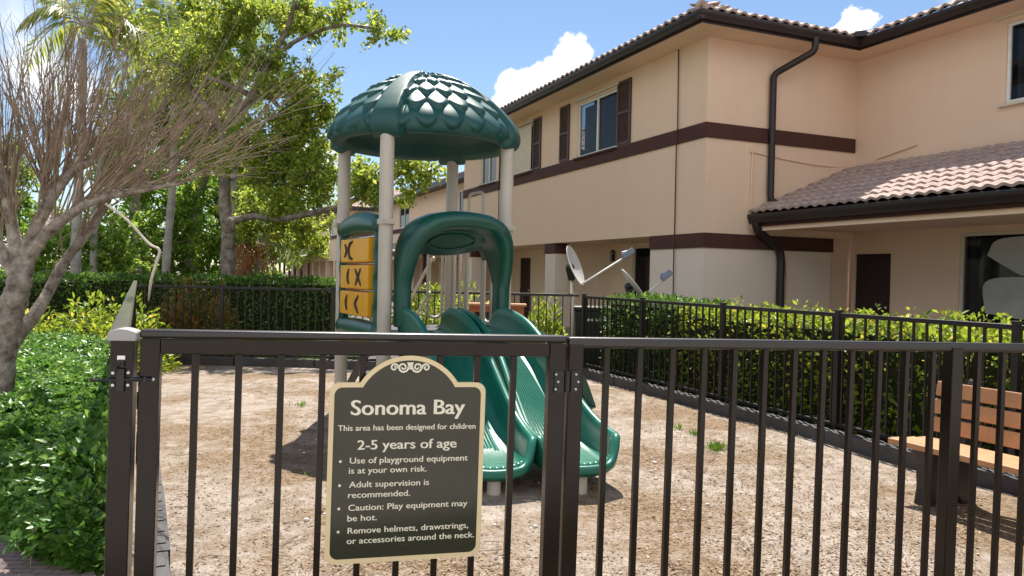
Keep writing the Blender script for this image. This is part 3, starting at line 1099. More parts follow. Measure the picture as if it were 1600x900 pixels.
# interior dark shell behind the openings keeps light from leaking through the house
# bands
m = MB()
P_ = .035
m.box(ab((11.38 + 24.5) / 2 - P_ / 2, 8.52 - P_ / 2, 4.145), ((24.5 - 11.38) / 2 + P_ / 2, P_ / 2, .135), U, W, Z3)
m.box(ab(11.38 - P_ / 2, (8.52 + 12.06) / 2, 4.145), ((12.06 - 8.52) / 2, P_ / 2, .135), W, U, Z3)
m.build('upper_band', M['brown'], hs, bevel=.006)
m = MB()
m.box(ab((11.38 + 13.1) / 2 - P_ / 2, 8.52 - P_ / 2 + .002, 2.167), ((13.1 - 11.38) / 2 + P_ / 2, P_ / 2, .133), U, W, Z3)
m.box(ab(11.38 - P_ / 2, (8.52 + 11.56) / 2, 2.167), ((11.56 - 8.52) / 2, P_ / 2, .133), W, U, Z3)
m.box(ab(11.41, 11.545, 2.167), (.03, .015, .131), U, W, Z3)
m.build('lower_band', M['brown'], hs, bevel=.006)
# window sill trim on the long wall
for (a, b, c, d) in wins:
    MB().box(ab((a + b) / 2, 8.52 - .035, c - .03), ((b - a) / 2 + .05, .05, .022), U, W, Z3).build('sill', M['brown'], hs, bevel=.004)
    MB().box(ab((a + b) / 2, 8.52 - .03, d + .075), ((b - a) / 2 + .12, .035, .03), U, W, Z3).build('shutter_track', M['cream'], hs, bevel=.004)
MB().box(ab(7.46, 12.09 - .03, 5.78), (1.1, .04, .03), U, W, Z3).build('shutter_track', M['cream'], hs, bevel=.004)
MB().box(ab(7.46, 12.09 - .03, 4.36), (1.0, .045, .025), U, W, Z3).build('sill', M['cream'], hs, bevel=.004)
window(hs, ab(0, 8.52), U, -W, 14.53, 16.36, 4.29, 5.57, blinds=True)
window(hs, ab(0, 8.52), U, -W, 18.95, 20.3, 4.29, 5.57)
window(hs, ab(0, 8.52), U, -W, 21.6, 22.9, 4.29, 5.57)
window(hs, ab(0, 12.09), U, -W, 6.55, 8.38, 4.39, 5.68, blinds=True)
shutter(hs, ab(0, 8.52), U, -W, 13.93, 14.47, 4.30, 5.66)
shutter(hs, ab(0, 8.52), U, -W, 16.75, 17.25, 4.30, 5.66)
shutter(hs, ab(0, 8.52), U, -W, 18.38, 18.86, 4.30, 5.66)
shutter(hs, ab(0, 8.52), U, -W, 20.75, 21.25, 4.30, 5.66)
# accordion storm shutter folded over the second window
m = MB()
k = 14
pts = []
for i in range(k + 1):
    pts.append(ab(18.98 + (20.25 - 18.98) * i / k, 8.52 - .03 - (.05 if i % 2 else 0), 0))
m.loft([[p + Z3 * 4.32 for p in pts], [p + Z3 * 5.55 for p in pts]], closed=False, caps=False)
m.box(ab(19.6, 8.46, 4.31), (.72, .05, .02), U, W, Z3)
m.build('storm_shutter', M['cream'], hs)
# ground floor openings
window(hs, ab(0, 12.09), U, -W, 6.7, 9.09, .08, 2.34, inset=.05, name='sliding_door', frame_mat=M['cream'], fw=.06, blinds=True)
window(hs, ab(0, 10.0), U, -W, 14.4, 16.15, .08, 2.24, inset=.05, name='sliding_door', frame_mat=M['cream'], fw=.06)


def flush_door(O, e, nrm, s0, s1, z0, z1):
    m = MB()
    m.box(O - nrm * .05 + e * (s0 + s1) / 2 + Z3 * (z0 + z1) / 2, ((s1 - s0) / 2 - .002, .02, (z1 - z0) / 2 - .002), e, nrm, Z3)
    for i in range(3):
        m.box(O - nrm * .028 + e * (s0 + (s1 - s0) * (i + .5) / 3) + Z3 * (z0 + z1) / 2, ((s1 - s0) / 6 - .03, .006, (z1 - z0) / 2 - .1), e, nrm, Z3)
    d = m.build('door', M['door'], hs, bevel=.003)
    MB().ball(O - nrm * -.01 + e * (s0 + .08) + Z3 * 1.0, .03, 10, 6).build('handle', M['steel'], d, smooth=True)


flush_door(ab(0, 12.09), U, -W, 10.47, 11.30, .02, 2.02)
flush_door(ab(0, 10.0), U, -W, 22.2, 23.05, .02, 2.04)
# pale shapes that paint a reflection onto the big sliding door
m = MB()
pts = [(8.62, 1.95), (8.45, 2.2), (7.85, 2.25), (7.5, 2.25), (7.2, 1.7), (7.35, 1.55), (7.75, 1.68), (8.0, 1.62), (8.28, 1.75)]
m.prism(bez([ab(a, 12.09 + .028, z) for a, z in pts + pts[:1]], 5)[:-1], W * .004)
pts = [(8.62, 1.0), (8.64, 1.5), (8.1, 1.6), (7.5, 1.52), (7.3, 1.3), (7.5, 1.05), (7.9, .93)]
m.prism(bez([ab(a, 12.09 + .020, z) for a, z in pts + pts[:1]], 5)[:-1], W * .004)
m.build('glass_reflection', mat('grey_glass_reflection', (.40, .385, .365), .35, .12, 3), hs)
# porch columns
for (a0, a1, lab) in ((17.44, 18.0, 1), (23.6, 24.16, 0)):
    m = MB().box(ab((a0 + a1) / 2, 8.70, 1.02), ((a1 - a0) / 2, .18, 1.02), U, W, Z3)
    cl = m.build('column', M['stucco_low'], hs, bevel=.008)
    m = MB().box(ab((a0 + a1) / 2, 8.70, 2.17), ((a1 - a0) / 2 + .02, .2, .128), U, W, Z3)
    m.build('capital', M['brown'], cl, bevel=.006)
# porch slabs
m = MB()
m.box(ab(18.8, 9.3, .02), (5.7, .78, .022), U, W, Z3)
m.box(ab(4, 11.0, .02), (7.3, 1.05, .022), U, W, Z3)
m.build('porch_slab', M['concrete'], hs)
# wall lamp in the porch
m = MB()
c = ab(17.0, 9.93, 1.98)
m.box(c, (.05, .04, .09), U, W, Z3)
m.box(c + Z3 * .12, (.07, .06, .015), U, W, Z3)
m.tube([c + Z3 * .13, c + Z3 * .2], [.05, .01], 8)
m.tube([c + W * .03 + Z3 * -.06, c - W * .05 + Z3 * -.12], .012, 6)
m.build('wall_lamp', M['black'], hs)

# soffits, roofs, gutters
E_ = .6
RUN = 3.4
m = MB()
m.quad(ab(10.80, 7.94, EZ), ab(25, 7.94, EZ), ab(25, 8.60, EZ), ab(10.80, 8.60, EZ))
m.quad(ab(10.80, 8.601, EZ), ab(11.46, 8.601, EZ), ab(11.46, 12.15, EZ), ab(10.80, 12.15, EZ))
m.quad(ab(-4, 11.51, EZ), ab(10.799, 11.51, EZ), ab(10.799, 12.15, EZ), ab(-4, 12.15, EZ))
m.quad(ab(-4, 9.58, 2.44), ab(11.42, 9.58, 2.44), ab(11.42, 12.10, 2.44), ab(-4, 12.10, 2.44))
m.box(ab(3.7, 9.72, 2.42), (7.6, .09, .05), U, W, Z3)
m.build('soffit', M['stucco'], hs)
m = MB()
tile_slope(m, ab(0, 7.86, 6.0), U, W, RUN, SL, lambda t: (10.72 + t, 25.2))
tile_slope(m, ab(10.72, 0, 6.0), W, U, RUN, SL, lambda t: (7.86 + t, 11.43 + t))
tile_slope(m, ab(0, 11.43, 6.0), U, W, RUN, SL, lambda t: (-4.3, 10.72 + t))
hp = [ab(10.74 + t, 7.88 + t, 6.03 + t * math.tan(SL)) for t in np.linspace(0, RUN, 12)]
for k in range(11):
    m.tube([hp[k], hp[k] + (hp[k + 1] - hp[k]) * 1.12], [.115, .095], 10)
m.build('roof', M['tile'], hs, smooth=True, autosmooth=40)
m = MB()
zt = 6.0 + RUN * math.tan(SL) - .06
m.quad(ab(10.8, 7.94, 5.97), ab(25, 7.94, 5.97), ab(25, 7.94 + RUN, zt), ab(10.8 + RUN, 7.94 + RUN, zt))
m.quad(ab(10.8, 7.94, 5.97), ab(10.8 + RUN, 7.94 + RUN, zt), ab(10.8 + RUN, 11.51 + RUN, zt), ab(10.8, 11.51, 5.97))
m.quad(ab(10.8, 11.51, 5.97), ab(10.8 + RUN, 11.51 + RUN, zt), ab(-4, 11.51 + RUN, zt), ab(-4, 11.51, 5.97))
m.quad(ab(-4, 11.5 + RUN, zt - .02), ab(25, 11.5 + RUN, zt - .02), ab(25, 17, 5.9), ab(-4, 17, 5.9))
m.build('roof_deck', M['brown'], hs)
m = MB()
tile_slope(m, ab(0, 9.50, 2.70), U, W, 2.62, math.atan2(1.02, 2.55), lambda t: (-4.2, 11.36), pitch=.205, course=.30, amp=.021)
m.build('porch_roof', M['tile'], hs, smooth=True, autosmooth=40)
m = MB()
m.quad(ab(-4, 9.6, 2.67), ab(11.378, 9.6, 2.67), ab(11.378, 12.088, 3.66), ab(-4, 12.088, 3.66))
m.quad(ab(-4, 9.6, 2.445), ab(11.378, 9.6, 2.445), ab(11.378, 9.6, 2.67), ab(-4, 9.6, 2.67))
m.build('porch_roof_deck', M['brown'], hs)
m = MB()
# fascia boards
m.box(ab(17.9, 7.93, 5.90), (7.1, .012, .105), U, W, Z3)
m.box(ab(10.79, 9.72, 5.90), (.012, 1.80, .105), U, W, Z3)
m.box(ab(3.4, 11.5, 5.90), (7.38, .012, .105), U, W, Z3)
m.build('fascia', M['gutter'], hs)
m = MB()
gutter(m, ab(10.69, 7.915, 5.83), ab(25, 7.915, 5.83), -W)
gutter(m, ab(10.775, 7.82, 5.835), ab(10.775, 11.40, 5.835), -U)
gutter(m, ab(-4, 11.485, 5.83), ab(10.76, 11.485, 5.83), -W)
gutter(m, ab(-4, 9.585, 2.50), ab(11.36, 9.585, 2.50), -W, .17, .12)
m.box(ab(10.70, 11.42, 6.03), (.10, .16, .05), (U - W).normalized(), (U + W).normalized(), Z3)
m.build('gutter', M['gutter'], hs, bevel=.004)


def downspout(pts, w=.052, name='downspout'):
    m = MB()
    P = [Vector(p) for p in pts]
    Q = [P[0]]
    for k in range(1, len(P) - 1):       # rounded elbows
        a = (P[k - 1] - P[k]).normalized() * .09
        b = (P[k + 1] - P[k]).normalized() * .09
        for t in (0, .33, .66, 1):
            Q.append(P[k] + a * (1 - t) ** 2 + b * t ** 2)
    Q.append(P[-1])
    m.tube(Q, w, 10)
    return m.build(name, M['gutter'], hs, smooth=True, autosmooth=50)


downspout([ab(10.72, 10.36, 5.86), ab(10.72, 10.36, 5.62), ab(11.30, 9.94, 5.28), ab(11.30, 9.94, 2.95), ab(11.22, 10.10, 2.86)], .062)
downspout([ab(11.2, 9.52, 2.52), ab(11.2, 9.56, 2.38), ab(11.28, 10.15, 2.08), ab(11.29, 10.22, 1.9), ab(11.29, 10.22, .1)], .075)
m = MB()
m.tube([ab(12.25, 8.49, 5.80), ab(12.2, 8.475, 4.3), ab(12.22, 8.47, 4.0), ab(12.24, 8.49, 2.3), ab(12.22, 8.47, 2.1), ab(12.22, 8.49, 0)], .012, 6)
m.build('wall_cable', M['brown'], hs)
m = MB()
m.tube([ab(21.2, 8.49, 5.80), ab(21.22, 8.47, 4.2), ab(21.2, 8.49, 2.3)], .014, 6)
m.build('wall_cable', M['black'], hs)
m = MB()
m.tube(bez([ab(11.36, 9.55, 3.83), ab(11.36, 9.54, 3.2), ab(11.36, 9.56, 2.5), ab(11.3, 9.7, 2.3), ab(11.33, 10.35, 1.9), ab(11.36, 10.42, .9), ab(11.36, 10.42, 0)], 5), .018, 6)
m.tube(bez([ab(11.36, 9.52, 3.83), ab(11.36, 10.2, 3.76), ab(11.36, 11.2, 3.70), ab(11.33, 12.05, 3.74), ab(10.6, 12.06, 3.86), ab(9.95, 12.06, 3.97)], 6), .013, 6)
m.box(ab(11.36, 9.53, 3.86), (.02, .035, .05), U, W, Z3)
m.build('conduit', M['stucco'], hs)


# ---- townhouses farther down the row
def far_house(label, a0, a1, b, depth, wins, base, porch=True):
    t = thing('townhouse', label, 'house', ab(a0, b), None)
    m = MB()
    wall(m, ab(0, b), U, -W, a0, a1, 0 if not porch else 2.3, EZ, [(p, q, 4.2, 5.45) for p, q in wins])
    wall(m, ab(a0, 0), W, -U, b, b + depth, 0, EZ)
    wall(m, ab(a1, 0), W, U, b, b + depth, 0, EZ)
    if porch:
        wall(m, ab(0, b + 1.5), U, -W, a0, a1, 0, 2.3, [])
        m.quad(ab(a0, b, 2.31), ab(a1, b, 2.31), ab(a1, b + 1.5, 2.31), ab(a0, b + 1.5, 2.31))
        for k in range(int((a1 - a0) / 3.5) + 1):
            a = a0 + .3 + k * 3.5
            if a < a1 - .4: m.box(ab(a, b + .2, 1.15), (.28, .2, 1.15), U, W, Z3)
        for k in range(int((a1 - a0) / 5)):
            a = a0 + 1.5 + k * 5
            m.box(ab(a, b + 1.45, 1.1), (1.0, .06, 1.1), U, W, Z3)
    m.build('wall', M['stucco'], t)
    m = MB()
    m.box(ab((a0 + a1) / 2, b - .03, 4.05), ((a1 - a0) / 2 + .03, .03, .12), U, W, Z3)
    m.box(ab(a0 - .03, b + depth / 2, 4.05), (.03, depth / 2, .12), U, W, Z3)
    m.build('band', M['brown'], t)
    for p, q in wins:
        window(t, ab(0, b), U, -W, p, q, 4.2, 5.45)
    m = MB()
    D_ = depth / 2 + .6
    tile_slope(m, ab(0, b - .65, 6.0), U, W, D_, SL, lambda u: (a0 - .65 + u, a1 + .65 - u), .3, .4)
    tile_slope(m, ab(a0 - .65, 0, 6.0), W, U, D_, SL, lambda u: (b - .65 + u, b + depth + .65 - u), .3, .4)
    m.build('roof', M['tile'], t, smooth=True, autosmooth=40)
    m = MB()
    zt = 5.95 + D_ * math.tan(SL)
    m.quad(ab(a0 - .6, b - .6, 5.93), ab(a1 + .6, b - .6, 5.93), ab(a1 - D_, b + D_, zt), ab(a0 + D_, b + D_, zt))
    m.quad(ab(a0 - .6, b - .6, 5.93), ab(a0 + D_, b + D_, zt), ab(a0 - .6, b + depth + .6, 5.93), ab(a0 - .62, b + depth / 2, 5.93))
    m.quad(ab(a0 - .6, b - .6, EZ), ab(a1 + .6, b - .6, EZ), ab(a1 + .6, b + depth + .6, EZ), ab(a0 - .6, b + depth + .6, EZ))
    m.box(ab((a0 + a1) / 2, b - .65, 5.89), ((a1 - a0) / 2 + .7, .05, .12), U, W, Z3)
    m.box(ab(a0 - .65, b + depth / 2, 5.89), (.05, depth / 2 + .7, .12), U, W, Z3)
    m.build('eaves', M['gutter'], t)
    # tiled porch roof over the ground floor
    m = MB()
    tile_slope(m, ab(0, b - 1.7, 2.62), U, W, 1.75, R(22), lambda u: (a0 + 6, a1 - 3), .3, .35)
    m.build('porch_roof', M['tile'], t, smooth=True, autosmooth=40)
    m = MB()
    m.box(ab((a0 + a1 + 3) / 2, b - 1.66, 2.5), ((a1 - a0 - 9) / 2, .05, .12), U, W, Z3)
    for k in range(int((a1 - a0 - 9) / 4) + 1):
        m.box(ab(a0 + 6.2 + k * 4, b - 1.5, 1.2), (.1, .1, 1.2), U, W, Z3)
    m.build('porch_beam', M['brown'], t)
    return t


far_house('tan two storey townhouse set back behind the tower posts', 25.2, 50, 11.9, 9, [(43.9, 46.2), (33, 35)], 0)
far_house('farthest tan townhouse, half hidden by the leafy trees', 54, 84, 10.0, 9, [(58, 60), (66, 68), (74, 76)], 0)

# ------------------------------------------------------------------ play structure
TH = R(30)
AX = Vector((math.cos(TH), math.sin(TH), 0))      # from the front post to the right post
BY = Vector((math.sin(TH), -math.cos(TH), 0))     # out of the slide side, towards the viewer
SS = 1.219
PP = Vector((-1.127, 6.80, 0))
post_pos = [PP, PP + AX * SS, PP + AX * SS - BY * SS, PP - BY * SS]
CT = PP + AX * SS / 2 - BY * SS / 2
MID = PP + AX * SS / 2
tw = thing('play_structure', 'green toddler play tower with scaled dome roof and double slide', 'play tower', CT)
PR = .0635


def pl(x, y, z):
    """tower coordinates: x along the slide side from its middle, y outwards, z up"""
    return MID + AX * x + BY * y + Z3 * z


for i, p in enumerate(post_pos):
    m = MB().tube([p + Z3 * 0, p + Z3 * 2.80], PR, 24)
    o = m.build('post', M['beige'], tw, smooth=True, autosmooth=50)
for i in (0, 1, 3):
    p = post_pos[i]
    zc = 1.905 if i != 3 else 1.93
    m = MB().tube([p + Z3 * (zc - .022), p + Z3 * (zc + .022)], PR + .014, 24)
    d = (BY if i != 3 else -AX)
    m.box(p + d * (PR + .018) + Z3 * zc, (.05, .016, .020), d.cross(Z3), d, Z3)
    for sx in (-.03, 0, .03):
        m.ball(p + d * (PR + .034) + d.cross(Z3) * sx + Z3 * zc, .008, 8, 5)
    m.build('clamp', M['beige'], tw, smooth=True, autosmooth=40)

# ---- roof: four scaled panels between four smooth ribs
prof = [(x_ * .955, z_ * .925) for x_, z_ in [(0.0, .745), (.14, .735), (.30, .69), (.48, .60), (.64, .485), (.76, .375), (.85, .275), (.905, .20), (.935, .135), (.945, .075), (.935, .03), (.905, .0), (.86, -.008)]]
pr = bez([Vector((x, 0, z)) for x, z in prof], 8)
# resample by arc length
L = [0]
for k in range(1, len(pr)): L.append(L[-1] + (pr[k] - pr[k - 1]).length)
NV, NT = 150, 480
PX = [Vector((np.interp(L[-1] * k / NV, L, [p.x for p in pr]), 0, np.interp(L[-1] * k / NV, L, [p.z for p in pr]))) for k in range(NV + 1)]
ROOF_Z = 2.70
rows = []
LT = L[-1]
SC_END = .93                                      # scales stop here (fraction of the profile)


def scale_h(u, v):
    """height of the overlapping tongues; u across the panel in scales, v down the slope in rows"""
    best = 0.0
    k = int(math.floor(v))
    for kk in (k - 1, k):
        if kk < 0 or kk > 5: continue
        off = .5 * (kk % 2)
        x = (u + off) - round(u + off)
        x *= 2
        y = v - kk                                # 0 at the row's own start, tongue reaches 1.25
        tip = 1.32 - .62 * abs(x) ** 1.7
        if 0 <= y <= tip:
            hgt_ = (.004 + .046 * (y / 1.32) ** 1.3) * (1 - .55 * x * x)
            edge = min(1, (tip - y) / .30); edge = edge * (2 - edge)
            best = max(best, hgt_ * (edge ** .6))
    return best


for k in range(NV + 1):
    f = k / NV
    ring = []
    for j in range(NT):
        th = 2 * math.pi * j / NT
        q = (th + math.pi / 4) % (math.pi / 2) - math.pi / 4         # 0 at a rib
        rho, z = PX[k].x, PX[k].z
        dist = abs(q) * max(rho, .12)
        ribw = .055 + .095 * f
        rb = 1 - min(1, max(0, (dist - ribw + .03) / .035)); rb = rb * rb * (3 - 2 * rb)
        h = 0
        if f < SC_END and rb < .99 and f > .04:
            pw = math.pi / 4
            u = (abs(q) - pw) / pw * 3.1 * (1 if q > 0 else -1)
            h = scale_h(u, (f / SC_END) ** .95 * 6.3 - .02) * min(1, (SC_END - f) / .03 + .25)
        h = h * (1 - rb) + .040 * rb
        groove = math.exp(-((dist - ribw - .012) / .012) ** 2) * .014 * (1 if f > .05 else 0)
        h -= groove
        # outward direction of the profile
        a, b = PX[max(0, k - 1)], PX[min(NV, k + 1)]
        tx, tz = b.x - a.x, b.z - a.z
        ll = math.hypot(tx, tz) or 1
        nx, nz = -tz / ll, tx / ll
        if nz < 0 and f < .5: nx, nz = -nx, -nz
        if f >= .5 and nx < 0: nx, nz = -nx, -nz
        bulge = .042 * rb * max(0, f - .3)
        rr = rho + (abs(nx)) * h + bulge
        zz = z + nz * h
        ang = th + TH + math.pi / 4
        ring.append(CT + Vector((rr * math.cos(ang), rr * math.sin(ang), ROOF_Z + zz)))
    rows.append(ring)
# turn the rim in and close the underside
for (rho, z) in ((.77, .012), (.745, .05), (.73, .12), (.70, .15), (.62, .27), (.60, .27), (.45, .43), (.25, .53), (.02, .57)):
    rows.append([CT + Vector((rho * math.cos(2 * math.pi * j / NT + TH + math.pi / 4), rho * math.sin(2 * math.pi * j / NT + TH + math.pi / 4), ROOF_Z + z)) for j in range(NT)])
m = MB()
m.loft(rows, closed=True, caps=False)
m.build('roof', M['green_roof'], tw, smooth=True)

# ---- hood over the slide entrance
path = bez([Vector((x, 0, z)) for x, z in ((-.46, .98), (-.465, 1.2), (-.455, 1.48), (-.405, 1.72), (-.29, 1.875), (-.10, 1.935), (.14, 1.945), (.34, 1.91), (.465, 1.80), (.52, 1.61), (.525, 1.32), (.515, .98))], 8)
rings = []
n = len(path)
for k in range(n):
    a, b = path[max(0, k - 1)], path[min(n - 1, k + 1)]
    t = (b - a).normalized()
    o = Vector((-t.z, 0, t.x))                     # outward in the arch plane
    top = max(0, min(1, (path[k].z - 1.35) / .5))
    wi, wo = .060 + .035 * top, .072 + .012 * top
    yb, yf = -.02 - .22 * top, .16 + .16 * top
    sec = []
    for q in range(20):
        an = 2 * math.pi * q / 20
        cx, cy = math.cos(an), math.sin(an)
        e1 = math.copysign(abs(cx) ** .65, cx); e2 = math.copysign(abs(cy) ** .65, cy)
        yy = (yb + yf) / 2 + (yf - yb) / 2 * e2
        rr = (wo if e1 > 0 else wi) * e1
        rr -= .06 * top * max(0, (-(yy - yb) / (yf - yb) + .45))      # roof falls towards the back
        p = path[k] + o * rr
        sec.append(pl(p.x, yy, p.z))
    rings.append(sec)
m = MB().loft(rings)
hood = m.build('hood', M['green'], tw, smooth=True)
# hanging back panel of the hood with its raised oval
def zin(x): return np.interp(x, [-.42, -.36, -.25, -.08, .14, .32, .42, .47], [1.55, 1.70, 1.81, 1.86, 1.865, 1.83, 1.73, 1.58])
def zbt(x): return 1.705 - .075 * (1 - (x / .46) ** 2)
rows_f, rows_b = [], []
nx_ = 40
front, back = [], []
lay = []
for j in range(9):
    v = j / 8
    row = []
    for i in range(nx_ + 1):
        x = -.42 + .89 * i / nx_
        zt, zb = float(zin(x)) + .02, min(float(zin(x)) + .01, zbt(x))
        bell = .05 * math.sin(math.pi * v) 
        row.append(pl(x, .14 - .34 * v + bell * .4, zt + (zb - zt) * v + bell * .3))
    lay.append(row)
m = MB()
m.loft(lay, closed=False, caps=False)
m.loft([[p - BY * .02 + Z3 * .012 for p in r] for r in lay], closed=False, caps=False)
m.loft([lay[-1], [p - BY * .02 + Z3 * .012 for p in lay[-1]]], closed=False, caps=False)
m.build('back_panel', M['green'], hood, smooth=True)
m = MB()
ov = []
for k in range(49):
    a = 2 * math.pi * k / 48
    x, v = .05 + .235 * math.cos(a), .55 + .26 * math.sin(a)
    zt, zb = float(zin(x)) + .02, zbt(x)
    bell = .05 * math.sin(math.pi * v)
    ov.append(pl(x, .14 - .34 * v + bell * .4 + .004, zt + (zb - zt) * v + bell * .3 - .004))
m.tube(ov, .008, 6, caps=False)
m.build('oval_rib', M['green'], hood, smooth=True)

# ---- double slide: two chutes side by side, each ending in a round scoop
ez = [(0, .93), (.10, .928), (.22, .895), (.34, .825), (.46, .715), (.57, .575), (.67, .435), (.77, .31), (.87, .235), (.95, .207), (1, .20)]
SN = 64
zs_ = [interp([a for a, b in ez], [b for a, b in ez], k / SN) for k in range(SN + 1)]
for _ in range(10):
    zs_ = [zs_[0]] + [(zs_[k - 1] + 2 * zs_[k] + zs_[k + 1]) / 4 for k in range(1, SN)] + [zs_[-1]]
HEIGHTS = ([0, .08, .3, .6, .85, 1], [.17, .23, .24, .22, .20, .19])


def half_profile(r, h, ribs=1.0):
    """from the lane middle outwards over the rolled rim and back underneath"""
    pts = []
    nr = 14
    for k in range(nr + 1):
        x = (r - .115) * k / nr
        env = min(1, (nr - k) / 3) * ribs
        pts.append((x, .0035 * env * (1 if k % 2 else -1)))
    pts += [(r - .085, .008), (r - .062, .028), (r - .047, min(.055, h * .6)), (r - .040, max(h * .62, h - .07)), (r - .034, h - .018), (r - .022, h - .003), (r - .006, h), (r + .010, h - .004), (r + .020, h - .018)]
    pts += [(r + .018, h - .045), (r + .004, min(h - .06, .03)), (r - .01, -.02), (r - .04, -.045), (r * .5, -.05), (0, -.05)]
    return pts


for side in (-1, 1):
    c0 = MID + BY * .03 + AX * .262 * side
    c1 = Vector((-.120, 5.07, 0)) if side < 0 else Vector((.455, 5.225, 0))
    rings = []
    cen = []
    for k in range(SN + 1):
        t_ = k / SN
        cpt = c0.lerp(c1, t_) + AX * (.05 * math.sin(math.pi * t_) * (1 if side < 0 else .6))
        cen.append(cpt)
    for k in range(SN + 1):
        t_ = k / SN
        an = R(30 - 16 * min(1, t_ * 1.15))
        lat = Vector((math.cos(an), math.sin(an), 0))
        a, b = max(0, k - 1), min(SN, k + 1)
        d = (cen[b] - cen[a]).normalized()
        sl_ = (zs_[b] - zs_[a]) / max(1e-6, (cen[b] - cen[a]).length)
        up = Vector((-d.x * sl_, -d.y * sl_, 1)).normalized()
        fl = min(1, max(0, (t_ - .45) / .5))
        r = .228 + .060 * fl * fl * (3 - 2 * fl)
        h = float(np.interp(t_, *HEIGHTS))
        hp_ = half_profile(r, h)
        full = hp_ + [(-x, z) for x, z in reversed(hp_[1:-1])]
        rings.append([cen[k] + Z3 * zs_[k] + lat * x + up * z for x, z in full])
    m = MB().loft(rings)
    # the scoop: the same profile turned round the lane's end, its rim sinking to a low lip at the front
    fwd = (lat.cross(Z3)).normalized()
    if fwd.y > 0: fwd = -fwd
    E = cen[-1]
    bowl = []
    NB = 36
    for k in range(NB + 1):
        ph = math.pi * k / NB                      # 0 = right wall, pi = left wall
        f = math.sin(ph)
        lowk = min(1, max(0, (f - .25) / .60)); lowk = lowk * lowk * (3 - 2 * lowk)
        h = .19 * (1 - lowk) + .040 * lowk
        drop = -.018 * f ** 2
        dirv = lat * math.cos(ph) + fwd * math.sin(ph) * .86
        bowl.append([E + dirv * x + Z3 * (zs_[-1] + z + drop * (x / r)) for x, z in half_profile(r, h, .0 if k else 0)])
    m.loft(bowl, closed=False, caps=False)
    sl = m.build('slide', M['green_slide'], tw, smooth=True, autosmooth=60)
    m = MB()
    for k in range(11):
        ph = math.pi / 2 + (k - 5) * .19
        f = math.sin(ph)
        dirv = lat * math.cos(ph) + fwd * f * .86
        m.ball(E + dirv * (r - .062) + Z3 * (zs_[-1] + .022 - .018 * f ** 2), .027, 14, 9)
    m.build('beaded_lip', M['green_slide'], sl, smooth=True)
    q = E + fwd * .12
    q.z = 0
    MB().tube([q, q + Z3 * .165], .046, 18).build('support_leg', M['beige'], tw, smooth=True, autosmooth=50)

# ---- tic tac toe panel between the front post and the left post
e2 = -BY                                           # from front post to left post
n2 = -AX                                           # outwards


def tp(s, z, n=0.0):
    return PP + e2 * s + n2 * n + Z3 * z


m = MB()
hd = []
for k in range(13):
    s = .06 + (1.10) * k / 12
    rr = .055 + .02 * math.sin(math.pi * k / 12)
    hd.append([tp(s, 1.875 + .045 * math.sin(math.pi * k / 12) + rr * 1.5 * math.sin(2 * math.pi * q / 14), .02 + rr * 1.1 * math.cos(2 * math.pi * q / 14)) for q in range(14)])
m.loft(hd)
hh = m.build('panel_header', M['green'], tw, smooth=True)
m = MB()
hd = []
for k in range(13):
    s = .06 + 1.10 * k / 12
    hd.append([tp(s, .915 + (.085 + .015 * math.sin(math.pi * k / 12)) * math.sin(2 * math.pi * q / 14), .02 + .065 * math.cos(2 * math.pi * q / 14)) for q in range(14)])
m.loft(hd)
m.build('panel_base', M['green'], tw, smooth=True)
for s0 in (.115, 1.105):
    m = MB()
    zz = [.92 + .98 * k / 40 for k in range(41)]
    m.tube([tp(s0 + .018 * math.sin(z * 24) * (1 if s0 < .5 else -1), z, .015) for z in zz], .05, 10)
    m.build('side_strip', M['green'], tw, smooth=True)
m = MB()
for z in (1.785, 1.535, 1.285, 1.045):
    m.tube([tp(.10, z, .01), tp(1.12, z, .01)], .012, 8)
m.build('axle', M['steel'], tw, smooth=True)
rows_ = ((1.66, 'XC'), (1.41, '(X'), (1.16, '(<'))
for zc, sym in rows_:
    for bi in range(2):
        s0 = .215 + .40 * bi
        s1 = s0 + .39
        m = MB()
        m.box(tp((s0 + s1) / 2, zc, .035), ((s1 - s0) / 2, .055, .112), e2, n2, Z3)
        o = m.build('tile', M['yellow'], tw, bevel=.014, seg=3)
    # marks as dark inlaid strokes

    def stroke(pts):
        MB().tube([tp(.60 - x, zc + z, .0905) for x, z in pts], [.011] + [.017] * (len(pts) - 2) + [.011], 8).build('game_mark', M['deck'], tw, smooth=True)
    if sym == 'XC':
        stroke([(-.26, .06), (-.215, .02), (-.20, 0), (-.215, -.02), (-.26, -.06)])
        stroke([(-.03, .085), (-.10, .07), (-.135, .03), (-.14, 0), (-.135, -.03), (-.10, -.07), (-.03, -.085)])
    elif sym == '(X':
        stroke([(-.13, .075), (-.155, .03), (-.16, 0), (-.15, -.04), (-.125, -.07)])
        stroke([(.06, .07), (.14, 0), (.22, -.075)])
        stroke([(.21, .075), (.14, 0), (.07, -.075)])
    else:
        stroke([(-.17, .075), (-.195, .03), (-.20, 0), (-.19, -.04), (-.17, -.07)])
        stroke([(.16, .075), (.10, .03), (.07, 0), (.10, -.035), (.16, -.085)])

# ---- deck, barriers, stair
m = MB()
dc = CT
m.box(dc + Z3 * .885, (SS / 2 - .02, SS / 2 - .02, .02), AX, BY, Z3)
for sgn in (-1, 1):
    m.box(dc + AX * sgn * (SS / 2 - .03) + Z3 * .835, (.012, SS / 2 - .07, .05), AX, BY, Z3)
    m.box(dc + BY * sgn * (SS / 2 - .03) + Z3 * .835, (SS / 2 - .07, .012, .05), AX, BY, Z3)
m.build('deck', M['deck'], tw, bevel=.004)


